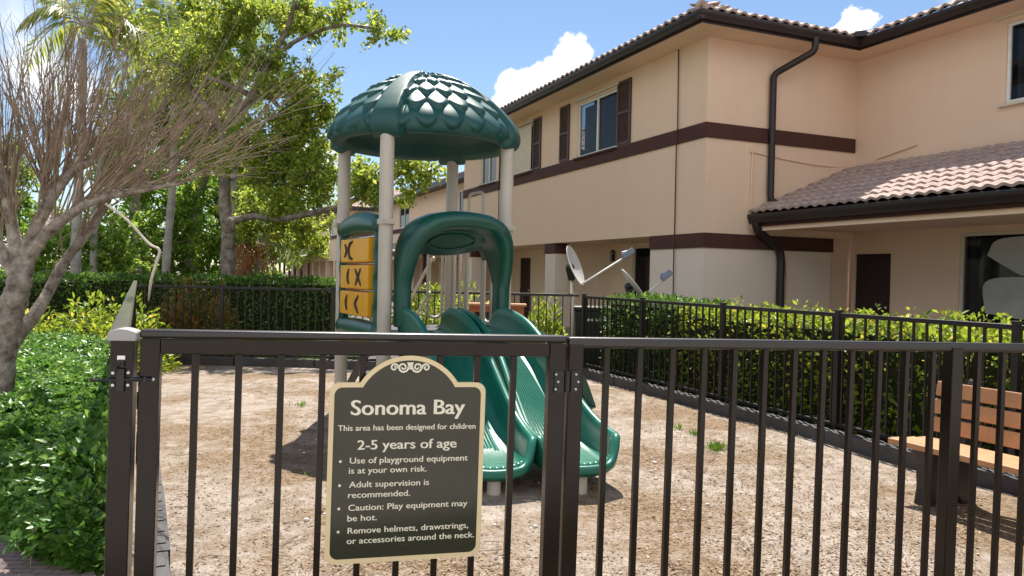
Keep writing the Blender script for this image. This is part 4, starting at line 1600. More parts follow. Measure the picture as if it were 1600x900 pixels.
def loop_bar(p, q, z0, z1, r=.017, name='barrier_loop', bars=0):
    """closed pipe loop standing between p and q"""
    p, q = Vector(p), Vector(q)
    e = (q - p); w = e.length; e.normalize()
    c = min(.07, w * .45)
    pts = []
    for (cx, cz, a0) in ((w - c, z1 - c, 90), (w - c, z0 + c, 0), (c, z0 + c, -90), (c, z1 - c, -180)):
        for k in range(5):
            a = R(a0 - 22.5 * k)
            pts.append(p + e * (cx + c * math.cos(a)) + Z3 * (cz + c * math.sin(a)))
    pts.append(pts[0])
    m = MB().tube(pts, r, 8, caps=False)
    for b in range(bars):
        s = w * (b + 1) / (bars + 1)
        m.tube([p + e * s + Z3 * z0, p + e * s + Z3 * z1], r, 8)
    return m.build(name, M['beige'], tw, smooth=True)


A4, A3, A2 = post_pos[2], post_pos[1], post_pos[3]
e34 = (A4 - A3).normalized()
loop_bar(A3 + e34 * .12, A3 + e34 * .42, .98, 1.86, bars=1)
loop_bar(A3 + e34 * .47, A3 + e34 * .80, .98, 2.30)
loop_bar(A3 + e34 * .84, A3 + e34 * 1.12, .98, 1.86, bars=1)
e24 = (A2 - A4).normalized()
loop_bar(A4 + e24 * .10, A4 + e24 * .27, .98, 1.86)
# stair behind the tower with sloping handrails
sd = -BY
m = MB()
for k in range(4):
    z = .70 - .19 * k
    cpos = A4 + e24 * .56 + sd * (.16 + .22 * k)
    m.box(cpos + Z3 * z, (.30, .13, .012), AX, BY, Z3)
m.build('stair_tread', M['deck'], tw)
m = MB()
for sgn in (-1, 1):
    p = A4 + e24 * .56 + AX * sgn * .31
    m.prism([p + Z3 * .88, p + Z3 * .68, p + sd * .92 + Z3 * .0, p + sd * 1.12 + Z3 * .0], AX * .01)
m.build('stair_stringer', M['deck'], tw)
m = MB()
for sgn in (-1, 1):
    p = A4 + e24 * .56 + AX * sgn * .36
    m.tube(bez([p + Z3 * 1.60, p + sd * .1 + Z3 * 1.58, p + sd * .85 + Z3 * .98, p + sd * .93 + Z3 * .86, p + sd * .93 + Z3 * 0.0], 5), .017, 8)
    m.tube([p + sd * .1 + Z3 * 1.25, p + sd * .92 + Z3 * .62], .017, 8)
m.build('handrail', M['beige'], tw, smooth=True)
# curved climber with ridged treads on the right side
m = MB()
cp = (A3 + A4) / 2
ridge = []
rings = []
cl = bez([cp + Z3 * .92, cp + AX * .25 + Z3 * .92, cp + AX * .65 + Z3 * .78, cp + AX * 1.05 + Z3 * .45, cp + AX * 1.28 + Z3 * .0], 8)
for k, p in enumerate(cl):
    rr = .028 if k % 4 else .04
    a, b = cl[max(0, k - 1)], cl[min(len(cl) - 1, k + 1)]
    t = (b - a).normalized(); up = BY.cross(t) * -1
    if up.z < 0 and up.dot(AX) < 0: up = -up
    rings.append([p + BY * x + up * z for x, z in ((-.32, -rr), (.32, -rr), (.36, .05), (.32, .07), (.28, rr), (-.28, rr), (-.32, .07), (-.36, .05))])
m.loft(rings)
m.build('climber', M['green'], tw, smooth=True, autosmooth=50)

# ------------------------------------------------------------------ bench
def bench():
    A = Vector((2.49, 5.02, 0))
    ln = 1.62
    t = thing('bench', 'cedar brown slatted park bench on dark curved pedestals by the black fence', 'bench', A - U * ln / 2)
    d = -U
    for k in range(3):
        w0 = .045 + .125 * k
        m = MB().box(A + d * ln / 2 + W * w0 + Z3 * (.425 - .006 * k), (ln / 2, .056, .019), d, W, Z3)
        m.build('seat_plank', M['cedar'], t, bevel=.006)
    bd = (W * .20 + Z3 * .98).normalized()
    bn = bd.cross(d).normalized()
    for k in range(3):
        c = A + d * (ln / 2 + .0) + W * .40 + Z3 * .515 + bd * (.12 * k)
        m = MB().box(c, (ln / 2, .019, .049), d, bn, bd)
        m.build('back_plank', M['cedar'], t, bevel=.006)
    for s in (.20, ln - .22):
        p = A + d * s
        prof = [(.04, 0), (.12, 0), (.20, .10), (.27, .17), (.34, .10), (.42, 0), (.50, 0), (.48, .12), (.46, .25), (.46, .40), (.445, .50), (.57, .82), (.53, .83), (.43, .58), (.38, .405), (.02, .405), (.06, .30), (.07, .15)]
        m = MB().prism([p + W * x + Z3 * z - d * .045 for x, z in prof], d * .09)
        m.build('pedestal', M['bench_leg'], t, bevel=.008)
    return t


bench()

# ------------------------------------------------------------------ border timbers
def timbers(A, e, length, inward, label, n0=1.22):
    k = 0
    first = None
    s = 0.03
    while s < length - .3:
        ln = min(n0, length - s) - .02
        p = A + e * (s + ln / 2) + inward
        m = MB()
        # hollow landscape timber: rounded top, dark ends
        m.box(p + Z3 * .065, (ln / 2, .055, .075), e, e.cross(Z3), Z3)
        for q in np.linspace(-.38, .38, 6):
            m.box(p + e * ln * q + Z3 * .142, (ln * .045, .040, .006), e, e.cross(Z3), Z3)
        o = m.build('border_timber', M['timber'], None, bevel=.012)
        # origin at its base
        o.data.transform(Matrix.Translation(-p)); o.location = p + Vector((0, 0, .0)) + e.cross(Z3) * rnd.gauss(0, .006)
        tag(o, label, 'timber', 'plastic timbers edging the play yard')
        s += n0
    return


timbers(RC, -U, 9.4, -W * .13, 'dark grey plastic timber edging the mulch along the bench side fence')
timbers(RC + FD.normalized() * .3, FD.normalized(), FD.length - .3, Vector((0, -.13, 0)), 'dark plastic timber edging the mulch along the far fence')
timbers(LF0 + LD * .2, LD, 10.2, Vector((.125, .06, 0)), 'pale topped timber edging the mulch along the gate post side fence')

# ------------------------------------------------------------------ satellite dishes
def dish(label, c, axis, rad, pole_base, arm_len, lnb_dir, tall=1.0):
    t = thing('satellite_dish', label, 'satellite dish', pole_base)
    axis = Vector(axis).normalized()
    ex = axis.cross(Z3).normalized(); ey = ex.cross(axis)
    m = MB()
    rings = []
    for k in range(9):
        r = rad * k / 8
        dep = .16 * rad * (k / 8) ** 2
        rings.append([Vector(c) + ex * (r * .93 * math.cos(2 * math.pi * j / 40)) + ey * (r * tall * math.sin(2 * math.pi * j / 40)) + axis * dep for j in range(40)])
    m.loft(rings, caps=False)
    m.loft([[p - axis * .012 for p in rg] for rg in rings], caps=False)
    m.loft([rings[-1], [p - axis * .012 for p in rings[-1]]], caps=False)
    m.build('reflector', M['dish'], t, smooth=True)
    pb = Vector(pole_base)
    top = Vector((pb.x, pb.y, c[2] - rad * .35))
    m = MB().tube([pb, top], .03, 12)
    m.build('pole', M['beige'], t, smooth=True)
    m = MB()
    bk = Vector(c) - axis * .05
    m.beam(top - Z3 * .08, bk, .09, .12)
    m.ball(bk, .07, 10, 6)
    m.build('mount', M['black'], t)
    m = MB()
    low = Vector(c) - ey * rad * tall * .92 + axis * .1
    tip = low + Vector(lnb_dir).normalized() * arm_len
    m.tube([low - axis * .1, low, tip], .016, 8)
    m.build('arm', M['dish'], t, smooth=True)
    m = MB()
    dd = (Vector(c) + axis * .1 - tip).normalized()
    side = dd.cross(Z3).normalized()
    m.box(tip + Z3 * .03, (.10, .055, .045), Vector(lnb_dir).normalized(), side, Vector(lnb_dir).normalized().cross(side))
    m.tube([tip + Z3 * .04, tip + Z3 * .04 + dd * .10], [.045, .035], 10)
    m.build('receiver', M['lnb'], t, bevel=.01)
    return t


YD = 11.9
c1 = at(895, 416, YD)
pb = at(893, 520, YD + .1); pb.z = 0
dish('pale satellite dish on a post, tilted up, beyond the far fence corner', c1, Vector((.84, -.31, .35)), .325, pb, .78, (at(957, 413, YD) - at(906, 445, YD)))
YD2 = 12.4
c2 = at(986, 445, YD2)
pb2 = at(984, 520, YD2); pb2.z = 0
dish('lower satellite dish with a grey arm, just right of the pale one', c2, Vector((.62, .0, .52)), .29, pb2, .42, (at(1040, 444, YD2) - at(1008, 470, YD2)))

# bin and counter beyond / inside the far fence
b0, b1 = at(897, 520, 12.1), at(952, 520, 12.1)
t = thing('wheelie_bin', 'wide black bin with three pale labels behind the fence corner', 'bin', Vector(((b0.x + b1.x) / 2, 12.3, 0)))
cx, wx = (b0.x + b1.x) / 2, (b1.x - b0.x) / 2
m = MB()
m.loft([[Vector((cx + sx * (wx - .04 + .04 * k), 12.3 + sy * (.26 + .03 * k), z)) for sx, sy in ((-1, -1), (1, -1), (1, 1), (-1, 1))] for k, z in ((0, .05), (1, .92))])
m.build('body', M['bin'], t, bevel=.02)
m = MB().box((cx, 12.3, .96), (wx + .03, .32, .035))
m.build('lid', M['bin'], t, bevel=.02)
m = MB()
for px in (922, 933.5, 945):
    q = at(px, 500, 12.0)
    m.box((q.x, 12.3 - .289 + .0, q.z), (.045, .004, .018))
m.build('label_sticker', M['dish'], t)

q0, q1 = at(732, 512, 10.2), at(818, 512, 10.2)
zt_ = at(770, 477, 10.2).z
cx, wx = (q0.x + q1.x) / 2, (q1.x - q0.x) / 2
t = thing('play_counter', 'orange brown play counter panel with a dark square opening, behind the slides', 'play panel', (cx, 10.2, 0))
m = MB()
hx = (at(755, 490, 10.2).x + at(742, 490, 10.2).x) / 2
for (xa, xb, za, zb) in ((cx - wx, cx - wx + .08, 0, zt_), (cx - wx + .40, cx + wx, 0, zt_), (cx - wx + .08, cx - wx + .40, 0, zt_ - .28), (cx - wx + .08, cx - wx + .40, zt_ - .09, zt_)):
    m.box(((xa + xb) / 2, 10.2, (za + zb) / 2), ((xb - xa) / 2, .02, (zb - za) / 2))
m.build('panel', mat('orange_brown_panel', (.40, .13, .045), .5, .12, 5), t)
m = MB().box((cx, 10.13, zt_ + .015), (wx + .03, .14, .015))
m.build('counter_top', M['cedar'], t, bevel=.005)
m = MB().box((cx - wx + .24, 10.26, zt_ - .185), (.2, .03, .13))
m.build('opening_box', M['black'], t)


# ------------------------------------------------------------------ plants
def hedge(name, label, boxes, leaf_mat_, density, size, group=None, cat='hedge', jitter=.06, core=.10, sprout=0.0, sprout_h=.25, simple=False, up=.5):
    """boxes: (origin A, dir e, length, dir n, depth, height) - leafy shell over a dark twig core"""
    A0 = Vector(boxes[0][0])
    t = thing(name, label, cat, (A0.x, A0.y, 0), group)
    Ps, Ds, Ns = [], [], []
    mc = MB()
    for (A, e, ln, nd, dp, ht) in boxes:
        A, e, nd = np.array(A[:2]), np.array(e[:2]), np.array(nd[:2])
        c = Vector((*(A + e * ln / 2 + nd * dp / 2), (ht - core) / 2))
        mc.box(c, (max(.03, ln / 2 - core), max(.03, dp / 2 - core), (ht - core) / 2), Vector((*e, 0)), Vector((*nd, 0)), Z3)
        areas = {'top': ln * dp, 'f': ln * ht, 'b': ln * ht * .5, 'l': dp * ht, 'r': dp * ht}
        for face, ar in areas.items():
            n = int(ar * density)
            u, v = rng.random(n), rng.random(n)
            inn = np.abs(rng.normal(0, jitter, n))
            bump = .05 * np.sin(u * ln * 4.0) * np.sin(v * 5 + u * ln * 2.1) + .03 * np.sin(u * ln * 9 + v * 7)
            inn = inn - bump * .8
            if face == 'top':
                s, d, z, nn = u * ln, v * dp, ht - inn, (0, 0, 1)
            elif face == 'f':
                s, d, z, nn = u * ln, inn, v * ht, (-nd[0], -nd[1], 0)
            elif face == 'b':
                s, d, z, nn = u * ln, dp - inn, v * ht, (nd[0], nd[1], 0)
            elif face == 'l':
                s, d, z, nn = inn, u * dp, v * ht, (-e[0], -e[1], 0)
            else:
                s, d, z, nn = ln - inn, u * dp, v * ht, (e[0], e[1], 0)
            P = np.stack([A[0] + e[0] * s + nd[0] * d, A[1] + e[1] * s + nd[1] * d, z], axis=1)
            nn = np.array(nn)[None, :]
            D = rng.normal(0, .75, (n, 3)) + nn * .75 + np.array([0, 0, up])
            N = rng.normal(0, .6, (n, 3)) + nn * .7 + np.array([0, 0, .7])
            Ps.append(P); Ds.append(D); Ns.append(N)
        if sprout:
            n = int(ln * sprout)
            for k in range(n):
                s, d = rng.random() * ln, rng.random() * dp
                b = np.array([A[0] + e[0] * s + nd[0] * d, A[1] + e[1] * s + nd[1] * d, ht - .05])
                h = sprout_h * (.4 + .8 * rng.random())
                m_ = 12
                tt = rng.random(m_)
                P = b + np.stack([rng.normal(0, .03, m_), rng.normal(0, .03, m_), tt * h], axis=1)
                D = np.stack([rng.normal(0, .6, m_), rng.normal(0, .6, m_), rng.random(m_) * .9 + .2], axis=1)
                Ps.append(P); Ds.append(D); Ns.append(rng.normal(0, .5, (m_, 3)) + np.array([0, 0, .8]))
    P, D, N = np.concatenate(Ps), np.concatenate(Ds), np.concatenate(Ns)
    P[:, 2] = np.maximum(P[:, 2], .01)
    sz = size * (.6 + .7 * rng.random(len(P)))
    V_, T_ = (leaf_simple(P, D, sz, .55, N) if simple else leaf_arrays(P, D, sz, .5, .25, .12, N))
    tri_mesh('foliage', V_, T_, leaf_mat_, t, smooth=False)
    mc.build('twig_core', M['hedge_core'], t)
    return t


# low glossy hedge on the left: rosettes of leaves over a big bed
def rosette_hedge():
    t = thing('hedge', 'low broad hedge of glossy green rosettes left of the gate post', 'hedge', (-2.6, 5, 0))
    HH = .56
    Ps, Ds, Ns, Sz = [], [], [], []

    def inside(x, y):
        lx = LF0.x + (y - LF0.y) * (LD.x / LD.y) - .10
        fy = 3.60 + .10 * math.sin(x * 3) + .06 * math.sin(x * 7 + 1) + max(0, (-x - 1.95)) * .7
        return -7.5 < x < lx and y > fy and y < 9.6, lx - x, y - fy
    n = 0
    tries = 0
    while n < 11500 and tries < 200000:
        tries += 1
        y = 3.6 + rng.random() ** 1.5 * 6.0
        x = -0.25 * y - .5 - rng.random() * (.46 * y + .6)
        ok, dl, df = inside(x, y)
        if not ok: continue
        n += 1
        rim = min(dl, df)
        top = HH * (1 - .30 * math.exp(-max(0, dl) / .08) - .82 * math.exp(-max(0, df) / .26)) + .04 * math.sin(x * 5.3 + y * 2) * math.sin(y * 4.1 + x) + rng.normal(0, .022)
        z = top
        if rng.random() < .10: z = top * rng.random()
        tilt = np.array([0.0, -1.0 if df < .25 else 0, .0]) * (.6 if df < .25 else 0) + np.array([1.0 if dl < .2 else 0, 0, 0]) * .5
        ax = norm((rng.normal(0, .28, (1, 3)) + np.array([0, 0, 1]) + tilt)[0:1])[0]
        _rosette(Ps, Ds, Ns, Sz, np.array([x, y, z]), ax, y)
    # front face and fence side
    for k in range(2600):
        if k % 4:
            x = -2.02 - rng.random() * 2.2
            fy = 3.60 + .10 * math.sin(x * 3) + .06 * math.sin(x * 7 + 1) + max(0, (-x - 1.95)) * .7
            p = np.array([x, fy + abs(rng.normal(0, .05)) + .05, rng.random() * HH * .3 + .02]); nn = np.array([0, -1, .5])
        else:
            y = 3.75 + rng.random() * 3
            lx = LF0.x + (y - LF0.y) * (LD.x / LD.y) - .10
            p = np.array([lx - abs(rng.normal(0, .04)), y, rng.random() * HH * .95 + .02]); nn = np.array([1, -.2, .25])
        ax = norm((rng.normal(0, .35, (1, 3)) + nn)[0:1])[0]
        _rosette(Ps, Ds, Ns, Sz, p, ax, p[1])
    P, D, N, S_ = np.concatenate(Ps), np.concatenate(Ds), np.concatenate(Ns), np.concatenate(Sz)
    V_, T_ = leaf_arrays(P, D, S_, .52, .22, .10, N)
    tri_mesh('foliage', V_, T_, M['leaf_hedge'], t)
    m = MB()
    pts = [(-2.15, 4.2), (-2.6, 4.55), (-3.4, 5.1), (-7.4, 7.9), (-7.4, 9.5)]
    y = 9.5
    pts.append((LF0.x + (y - LF0.y) * (LD.x / LD.y) - .25, y))
    m.prism([(x, y, 0) for x, y in pts], (0, 0, HH - .11))
    m.build('twig_core', M['hedge_core'], t)


def _rosette(Ps, Ds, Ns, Sz, p, ax, y):
    m = 7 if y < 6 else 5
    ref = np.cross(ax, [0.3, 0.9, 0.2]); ref /= np.linalg.norm(ref) + 1e-9
    r2 = np.cross(ax, ref)
    an = rng.random() * 6.28 + np.arange(m) * 2.399
    el = .35 + .55 * rng.random(m)
    D = (np.cos(an)[:, None] * ref + np.sin(an)[:, None] * r2) + ax[None, :] * el[:, None]
    s = (.030 + .034 * rng.random(m) + .012 * rng.random()) * (1.15 if y < 4.7 else 1.0)
    Ps.append(np.repeat(p[None, :], m, 0) + rng.normal(0, .006, (m, 3))); Ds.append(D)
    Ns.append(np.repeat(ax[None, :], m, 0) + rng.normal(0, .15, (m, 3))); Sz.append(s)


rosette_hedge()

# small shoots at the hedge foot beside the path
Ps, Ds, Ns, Sz = [], [], [], []
t = thing('shoot', 'bright green young shoot at the hedge foot by the path', 'plant', ground_at(50, 880))
q = ground_at(48, 885)
for k in range(16):
    _rosette(Ps, Ds, Ns, Sz, np.array([q.x + rng.normal(0, .07), q.y + rng.normal(0, .05), .05 + rng.random() * .16]), norm((rng.normal(0, .4, (1, 3)) + np.array([0, -.4, 1])))[0], 3)
V_, T_ = leaf_arrays(np.concatenate(Ps), np.concatenate(Ds), np.concatenate(Sz) * 1.0, .5, .2, .1, np.concatenate(Ns))
tri_mesh('foliage', V_, T_, M['leaf_hedge'], t)
MB().tube([q, q + Vector((.01, 0, .18))], .004, 5).build('stem', M['twig'], t)

# hedges by the right fence
nd = W
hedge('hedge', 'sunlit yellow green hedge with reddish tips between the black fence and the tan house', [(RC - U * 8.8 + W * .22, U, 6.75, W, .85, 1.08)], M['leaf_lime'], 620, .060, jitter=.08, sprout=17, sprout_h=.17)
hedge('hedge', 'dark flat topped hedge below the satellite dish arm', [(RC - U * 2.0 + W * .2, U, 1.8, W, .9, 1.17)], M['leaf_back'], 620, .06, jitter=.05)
# tall clipped hedge along the back
hb = at(-60, 440, 14.2)
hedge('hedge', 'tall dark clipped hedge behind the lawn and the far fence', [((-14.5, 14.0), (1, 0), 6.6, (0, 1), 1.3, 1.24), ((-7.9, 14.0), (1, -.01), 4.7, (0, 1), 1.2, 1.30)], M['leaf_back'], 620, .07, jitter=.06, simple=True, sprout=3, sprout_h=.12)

for (px, py, Y, r, h, m_, lab, nm) in (
        (305, 500, 12.6, .78, 1.15, 'leaf_croton', 'croton bush with red and yellow leaf tips behind the far fence', 'croton_bush'),
        (165, 500, 10.6, .95, .95, 'leaf_lime', 'pale lime green shrub at the end of the low hedge', 'shrub'),
        (850, 500, 12.4, .38, 1.0, 'leaf_lime', 'small sunlit shrub behind the far fence, left of the dish post', 'shrub'),
        (690, 490, 13.0, 1.15, 1.15, 'leaf_lime', 'yellow green shrub seen through the tower arch', 'shrub'),
        (20, 520, 9.6, .8, .85, 'leaf_lime', 'small lime shrub half hidden by the mottled trunk', 'shrub')):
    q = at(px, py, Y)
    t = thing(nm, lab, 'shrub', (q.x, q.y, 0))
    n = int(5200 * r)
    th, ph = rng.random(n) * 6.283, np.arccos(1 - rng.random(n))
    rad = r * (1 - .5 * rng.random(n) ** 2) * (1 + .2 * np.sin(th * 3 + 1) * np.sin(ph * 4))
    P = np.stack([q.x + rad * np.sin(ph) * np.cos(th), q.y + rad * np.sin(ph) * np.sin(th), h * (rad / r) * np.cos(ph)], axis=1)
    low = rng.random(n) < .35
    P[low, 2] *= rng.random(low.sum())
    D = rng.normal(0, .7, (n, 3)) + (P - np.array([q.x, q.y, h * .3])) / r + np.array([0, 0, .4])
    V_, T_ = leaf_arrays(P, D, .06 + .05 * rng.random(n), .42, .25, .15)
    tri_mesh('foliage', V_, T_, M[m_], t)
    m = MB()
    for k in range(9):
        a = rnd.uniform(0, 6.28)
        m.tube([Vector((q.x, q.y, 0)), Vector((q.x + r * .4 * math.cos(a), q.y + r * .4 * math.sin(a), h * .45)), Vector((q.x + r * .75 * math.cos(a), q.y + r * .75 * math.sin(a), h * .8))], [.014, .01, .004], 5)
    m.build('stem', M['twig'], t)


# ---- trees
def crown(parent, blobs, mat_, n_leaf, size, clump=.28, spread=.55, twigs=True, wood=None, gap=.5, name='crown'):
    """blobs: (centre, radius vector, weight); leaves gathered in clumps so that sky shows between them"""
    Ps, Ds = [], []
    wsum = sum(b[2] for b in blobs)
    mt = MB()
    for (c, r, w) in blobs:
        c, r = np.array(c), np.array(r)
        nl = int(n_leaf * w / wsum)
        nc = max(3, int(nl / 55))
        d = norm(rng.normal(size=(nc, 3)))
        cc = c + d * r * (rng.random((nc, 1)) ** gap)
        for k in range(nc):
            m_ = 55
            ax = norm(rng.normal(0, 1, (1, 3)) + d[k] * .8 + np.array([0, 0, -.2]))[0]
            tt = rng.random((m_, 1)) - .3
            P = cc[k] + ax * tt * clump * 2.2 + rng.normal(0, clump * spread * .6, (m_, 3)) * np.array([1, 1, .8])
            Ps.append(P)
            Ds.append(rng.normal(0, .7, (m_, 3)) + ax * .6 + np.array([0, 0, -.15]))
            if twigs and k % 3 == 0:
                s = c + (cc[k] - c) * .15
                mt.tube([Vector(s), Vector((s + cc[k]) / 2 + rng.normal(0, .06, 3)), Vector(cc[k])], [.022, .014, .006], 4, caps=False)
    P, D = np.concatenate(Ps), np.concatenate(Ds)
    V_, T_ = leaf_simple(P, D, size * (.65 + .7 * rng.random(len(P))), .55)
    tri_mesh(name, V_, T_, mat_, parent)
    if twigs: mt.build('twigs', wood or M['trunk_grey'], parent)


def pxr(px, py, Y, rx, ry, rd=None):
    """blob from photo pixels at distance Y"""
    k = Y / F_PX
    return tuple(at(px, py, Y)), (rx * k, rd if rd else max(rx, ry) * k * .9, ry * k), rx * ry


def ptrunk(mb, pts, Y, seg=10, n=6):
    """tapering limb through photo pixels (px, py, radius px, [dY])"""
    P = [at(p[0], p[1], Y + (p[3] if len(p) > 3 else 0)) for p in pts]
    sm = bez(P, n)
    rr = np.interp(np.arange(len(sm)) / n, range(len(pts)), [p[2] * Y / F_PX for p in pts])
    rr = [r * (1 + .10 * math.sin(k * 1.9) * math.sin(k * .7)) for k, r in enumerate(rr)]
    mb.tube(sm, rr, seg)
    return sm


# tall tree behind the hedge with the long level bough
Y = 15.5
bt = at(357, 560, Y); bt.z = 0
tr = thing('tree', 'tall leafy tree with mottled grey trunk and a long level bough toward the tower', 'tree', bt)
m = MB()
p0 = at(358, 445, Y)
m.tube([bt, Vector((p0.x, p0.y, p0.z))], [.19, .16], 12)
ptrunk(m, [(358, 450, 12), (356, 400, 11), (357, 360, 10.5), (353, 330, 10), (351, 290, 9), (352, 220, 9), (360, 190, 8), (395, 150, 7, -.3), (425, 90, 5, -.5), (450, 40, 4, -.7), (470, -30, 3, -.8)], Y)
m.ball(at(357, 352, Y - .1), .15, 10, 8, (1, .8, 1.2))
m.build('trunk', M['trunk_dark'], tr, smooth=True)
m = MB()
ptrunk(m, [(362, 345, 6), (400, 338, 5.2, -.2), (440, 342, 5, -.5), (490, 332, 4.5, -.8), (530, 322, 4, -1), (580, 300, 3.4, -1.2), (620, 275, 3, -1.3), (650, 245, 2.4, -1.3)], Y)
m.build('bough', M['trunk_dark'], tr, smooth=True)
m = MB()
ptrunk(m, [(352, 225, 6), (340, 190, 5), (300, 140, 4, .4), (270, 90, 3, .6)], Y)
ptrunk(m, [(395, 150, 5, -.3), (350, 130, 3.5, -.8), (320, 120, 2.5, -1)], Y)
ptrunk(m, [(425, 90, 4, -.5), (470, 60, 3, -.6), (530, 40, 2.4, -.8), (590, 45, 1.8, -1)], Y)
ptrunk(m, [(360, 200, 3), (385, 260, 2, -.4), (420, 250, 1.5, -.6)], Y)
ptrunk(m, [(362, 280, 2.6), (390, 272, 1.8, -.5), (440, 270, 1.3, -.8)], Y)
ptrunk(m, [(410, 130, 4, -.4), (440, 170, 3, -.6), (480, 165, 2, -.8)], Y)
m.build('limb', M['trunk_dark'], tr, smooth=True)
bl = [pxr(400, 20, Y, 60, 40), pxr(470, 25, Y - .5, 60, 28), pxr(535, 28, Y - .8, 45, 16), pxr(590, 48, Y - 1, 28, 16), pxr(420, 110, Y - .4, 55, 45), pxr(350, 60, Y, 55, 50), pxr(460, 150, Y - .6, 60, 40), pxr(505, 165, Y - .8, 28, 22), pxr(515, 128, Y - .8, 14, 9),
      pxr(470, 205, Y - .6, 60, 38), pxr(420, 235, Y - .2, 80, 55), pxr(455, 290, Y - .4, 75, 50), pxr(500, 265, Y - .8, 32, 30), pxr(405, 330, Y + 1, 60, 45), pxr(470, 355, Y + .5, 45, 35), pxr(300, 110, Y + .5, 60, 60), pxr(320, 200, Y + 1, 55, 55),
      pxr(575, 275, Y - 1.1, 32, 34), pxr(640, 258, Y - 1.3, 36, 22), pxr(672, 270, Y - 1.3, 20, 22), pxr(640, 300, Y - 1.3, 10, 22), pxr(600, 315, Y - 1.2, 14, 12), pxr(480, 385, Y + 1, 25, 20), pxr(555, 300, Y - 1, 20, 22)]
crown(tr, bl, M['leaf_ficus'], 46000, .095, clump=.17)

# background trees behind
for (lab, Y, trunk, blobs, n_, lm, sz) in (
        ('broad dark green tree filling the gap behind the palms', 24, [(290, 470, 10), (300, 400, 9), (310, 320, 7), (330, 240, 5)], [(210, 260, 70, 60), (280, 310, 80, 60), (250, 380, 90, 45), (330, 390, 70, 40), (300, 230, 70, 50), (390, 400, 45, 35), (410, 300, 60, 70), (340, 330, 60, 50), (440, 380, 40, 40), (300, 420, 90, 24), (400, 425, 50, 16)], 27000, 'leaf_deep', .17),
        ('yellowish green tree high behind the bare twigs', 21, [(215, 450, 8), (210, 330, 7), (230, 220, 5), (250, 120, 4)], [(290, 110, 90, 60), (230, 60, 70, 50), (330, 170, 70, 50), (240, 190, 60, 50), (350, 250, 50, 40), (170, 20, 60, 40), (330, 30, 70, 40)], 17000, 'leaf_ficus', .15),
        ('bushy green tree low at the left edge behind the hedge', 20, [(60, 450, 8), (60, 380, 6), (70, 320, 4)], [(40, 350, 70, 50), (110, 380, 70, 45), (170, 340, 45, 40), (180, 400, 50, 35), (20, 270, 50, 40), (-40, 330, 60, 70), (60, 415, 90, 28), (190, 418, 70, 26)], 14000, 'leaf_deep', .15)):
    b = at(trunk[0][0], trunk[0][1], Y); b.z = 0
    t = thing('tree', lab, 'tree', b)
    m = MB()
    sm = ptrunk(m, trunk, Y)
    m.tube([b, sm[0]], [.2, trunk[0][2] * Y / F_PX], 10)
    m.build('trunk', M['trunk_grey'], t, smooth=True)
    crown(t, [pxr(x, y, Y + rnd.uniform(-1, 1.5), rx, ry) for x, y, rx, ry in blobs], M[lm], n_, sz, clump=.28)


# ---- palms
def frond(parent, base, tip, droop, nleaf, leaf_len, mat_, name='frond', wid=.05):
    base, tip = Vector(base), Vector(tip)
    mid = (base + tip) / 2 + Z3 * droop
    pts = []
    for k in range(17):
        t = k / 16
        pts.append(base * (1 - t) ** 2 + mid * 2 * t * (1 - t) + tip * t * t)
    m = MB().tube(pts, [.022 * (1 - k / 18) + .003 for k in range(17)], 5)
    rach = np.array(pts)
    n = nleaf
    t = np.linspace(.12, .99, n)
    idx = t * 16
    P = np.stack([np.interp(idx, np.arange(17), rach[:, i]) for i in range(3)], axis=1)
    T = norm(np.stack([np.interp(np.minimum(idx + 1, 16), np.arange(17), rach[:, i]) - np.interp(np.maximum(idx - 1, 0), np.arange(17), rach[:, i]) for i in range(3)], axis=1))
    side = norm(np.cross(T, np.array([0, 0, 1.0])))
    Vs, Ts, off = [], [], 0
    for sg_ in (-1, 1):
        D = T * .75 + side * sg_ * 1.0 + np.array([0, 0, -.45]) + rng.normal(0, .12, (n, 3))
        D = norm(D)
        ln = leaf_len * (np.sin(np.pi * (t * .85 + .1)) ** .6) * (.85 + .3 * rng.random(n))
        N = norm(np.cross(D, np.array([0, 0, 1.0])))
        up_ = norm(np.cross(N, D))
        w = wid * .5
        a = P
        mid_ = P + D * ln[:, None] * .5
        tip_ = P + D * ln[:, None] * .95 + np.array([0, 0, -1.0]) * ln[:, None] * .28
        V_ = np.stack([a, mid_ + T * w, mid_ - T * w, tip_], axis=1).reshape(-1, 3)
        i = np.arange(n)[:, None] * 4
        Ts.append(np.concatenate([i + np.array([[0, 2, 1]]), i + np.array([[1, 2, 3]])], axis=0) + off)
        Vs.append(V_); off += len(V_)
    o = tri_mesh(name, np.concatenate(Vs), np.concatenate(Ts), mat_, parent)
    m.build('rachis', M['trunk_pale'] if mat_ != M['leaf_dead'] else M['twig'], o)
    return o


def palm(label, Y, trunk, crown_px, fr, leaf_len=.5, lm='leaf_palm', nleaf=46):
    b = at(trunk[0][0], trunk[0][1], Y); b.z = 0
    t = thing('palm_tree', label, 'palm tree', b)
    m = MB()
    sm = ptrunk(m, trunk, Y, 12)
    m.tube([b, sm[0]], [trunk[0][2] * Y / F_PX * 1.15, trunk[0][2] * Y / F_PX], 12)
    m.build('trunk', M['trunk_pale'], t, smooth=True)
    c = at(crown_px[0], crown_px[1], Y)
    for (dx, dy, dY, droop, mm) in fr:
        tip = at(crown_px[0] + dx, crown_px[1] + dy, Y + dY)
        frond(t, c, tip, droop, nleaf, leaf_len, M[mm or lm])


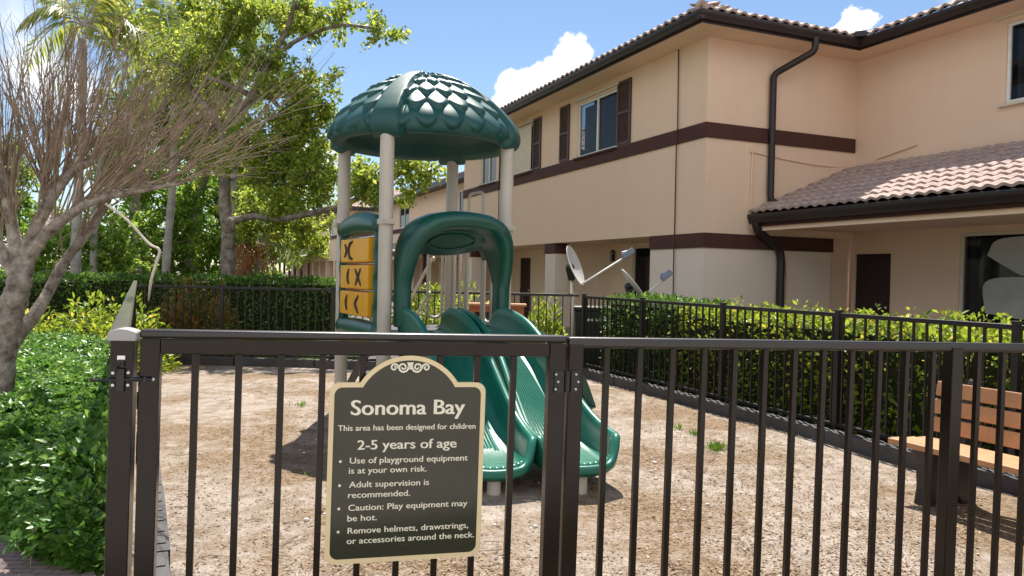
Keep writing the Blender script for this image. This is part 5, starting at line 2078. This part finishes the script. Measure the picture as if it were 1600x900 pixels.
palm('slim pale palm standing in front of the green tree, left of the mottled trunk', 17.5, [(258, 440, 6.5), (262, 380, 6), (268, 310, 5.5), (272, 240, 5.5), (272, 120, 5)], (272, 105),
     [(-120, 40, .8, .9, None), (-90, -60, -.5, .7, None), (-20, -110, .5, .5, None), (60, -80, 0, .8, None), (95, 30, -.7, 1.0, None), (-60, 110, .3, 1.0, None), (50, 100, .6, .9, None), (-110, 100, -.6, 1.1, None)], .62)
palm('thick trunked palm with yellowing fronds behind the bare branches', 16.5, [(118, 440, 8), (119, 380, 7.5), (122, 300, 7), (128, 180, 6), (130, 60, 6)], (130, 40),
     [(-90, 60, .5, .8, None), (-70, -50, 0, .6, None), (60, -60, 0, .6, None), (100, 30, .3, .9, None), (80, 130, -.5, 1.0, None), (-60, 150, -.2, 1.0, None), (20, -90, .6, .4, None), (110, 90, .8, 1.1, None), (-100, 0, -.8, .8, None)], .62)
palm('slim palm between the two thicker ones, fronds among the twigs', 19, [(147, 440, 6), (147, 380, 5.5), (150, 300, 5), (165, 230, 5)], (168, 220),
     [(-90, 20, .5, .7, None), (80, -20, 0, .7, None), (70, 70, .4, .8, None), (-80, 80, -.4, .9, None), (0, -80, .3, .4, None), (100, 40, -.5, .8, 'leaf_deep')], .5)
palm('tall palm at the upper edge with silvery hanging fronds', 17.5, [(362, 440, 5), (364, 330, 4.8), (372, 180, 4.6), (392, 20, 4.5), (400, -60, 4.5)], (402, -70),
     [(-30, 120, -.3, .5, 'leaf_deep'), (50, 115, -.6, .6, 'leaf_deep'), (-90, 60, .2, .7, None), (100, 60, .4, .8, None), (0, -90, 0, .3, None), (10, 130, .5, .5, 'leaf_deep')], .55)
palm('short young palm with one brown dead frond beside the mottled trunk', 16.8, [(400, 445, 5), (402, 420, 4.5), (404, 395, 4)], (404, 385),
     [(-45, 20, -.6, .5, 'leaf_dead'), (-32, 55, -.5, .35, 'leaf_dead'), (-38, 40, -.8, .45, 'leaf_dead'), (60, -5, .3, .5, None), (45, -50, .2, .4, None), (65, 30, -.4, .5, None), (-20, -60, .4, .3, 'leaf_deep'), (20, 40, -.9, .5, 'leaf_dead')], .42, nleaf=36)

# ---- bare pruned tree at the left
Y = 5.3
bt = at(-9, 645, Y); bt.z = 0
tr = thing('tree', 'bare pruned tree with pale trunk and a fan of leafless twigs, left foreground', 'tree', bt)
m = MB()
sm = ptrunk(m, [(-8, 640, 24), (2, 560, 21), (14, 500, 19), (28, 450, 18), (36, 415, 15)], Y, 16, 8)
m.tube([bt, sm[0]], [.16, .128], 16)
m.build('trunk', M['trunk_near'], tr, smooth=True)
m = MB()
LIMBS = [[(34, 425, 13), (60, 380, 10), (100, 342, 8), (150, 312, 6.5), (215, 298, 5), (285, 286, 3)],
         [(34, 428, 13), (50, 370, 10), (80, 310, 9), (110, 270, 7), (150, 250, 5)],
         [(32, 425, 13), (22, 370, 10), (12, 310, 9), (5, 260, 7)],
         [(26, 430, 12), (0, 390, 10), (-40, 340, 9), (-80, 300, 7)],
         [(60, 380, 10), (75, 330, 9, .5), (70, 270, 8, .7), (80, 230, 6, .8)],
         [(16, 540, 12, .1), (62, 480, 10, .3), (100, 410, 8.5, .5), (135, 365, 8, .6), (165, 320, 6, .7), (180, 280, 4, .7)]]
ends = []
for lb in LIMBS:
    s_ = ptrunk(m, lb, Y, 10, 6)
    ends.append(s_)
m.build('limb', M['trunk_near'], tr, smooth=True)
m = MB()


def shoot(p, d, ln, r, bend, depth=0):
    pts = [Vector(p)]
    d = Vector(d).normalized()
    n = 7 if depth == 0 else 4
    for k in range(n):
        d = (d + bend * (1.0 / n) + Vector((rnd.gauss(0, .09), rnd.gauss(0, .09), rnd.gauss(0, .08)))).normalized()
        pts.append(pts[-1] + d * ln / n)
    m.tube(pts, [r * (1 - .82 * k / n) for k in range(n + 1)], 5 if depth == 0 else 4, caps=False)
    if depth < 2:
        for k in range(rnd.randint(3, 5) if depth == 0 else rnd.randint(1, 2)):
            j = rnd.randint(1, n - 1)
            dd = (pts[j + 1] - pts[j]).normalized() + Vector((rnd.gauss(0, .30), rnd.gauss(0, .30), rnd.gauss(0, .25)))
            shoot(pts[j], dd, ln * (1 - j / n) * rnd.uniform(.6, 1.05), r * (1 - .8 * j / n) * .75, bend * .6, depth + 1)


kpx = Y / F_PX
for li, s_ in enumerate(ends):
    cnt = (40, 36, 30, 20, 28, 20)[li]
    for k in range(cnt):
        t_ = .30 + .70 * rnd.random()
        i = int(t_ * (len(s_) - 1))
        p = s_[i]
        frac = t_
        # fan: from straight up near the trunk to low right on the outer limb
        base_a = {0: 78 - 52 * frac, 1: 88 - 30 * frac, 2: 97, 3: 112, 4: 92, 5: 70}[li] + rnd.gauss(0, 13)
        a = R(max(14, base_a))
        d = Vector((math.cos(a), rnd.gauss(0, .28), math.sin(a)))
        ln = rnd.uniform(.75, 1.5) * (1.0 if li else (.85 + .25 * frac))
        shoot(p, d, ln, rnd.uniform(.0045, .0095), Vector((.05, 0, .28)))
m.build('twigs', M['twig'], tr)
# one bent stray cane reaching over the gate post
m = MB()
ptrunk(m, [(165, 318, 2.2), (200, 345, 2), (232, 380, 1.9), (249, 391, 2.0), (243, 415, 2.4), (236, 440, 2.4), (232, 470, 1.2, .1)], Y, 6, 5)
m.build('stray_cane', M['cream'], tr, smooth=True)
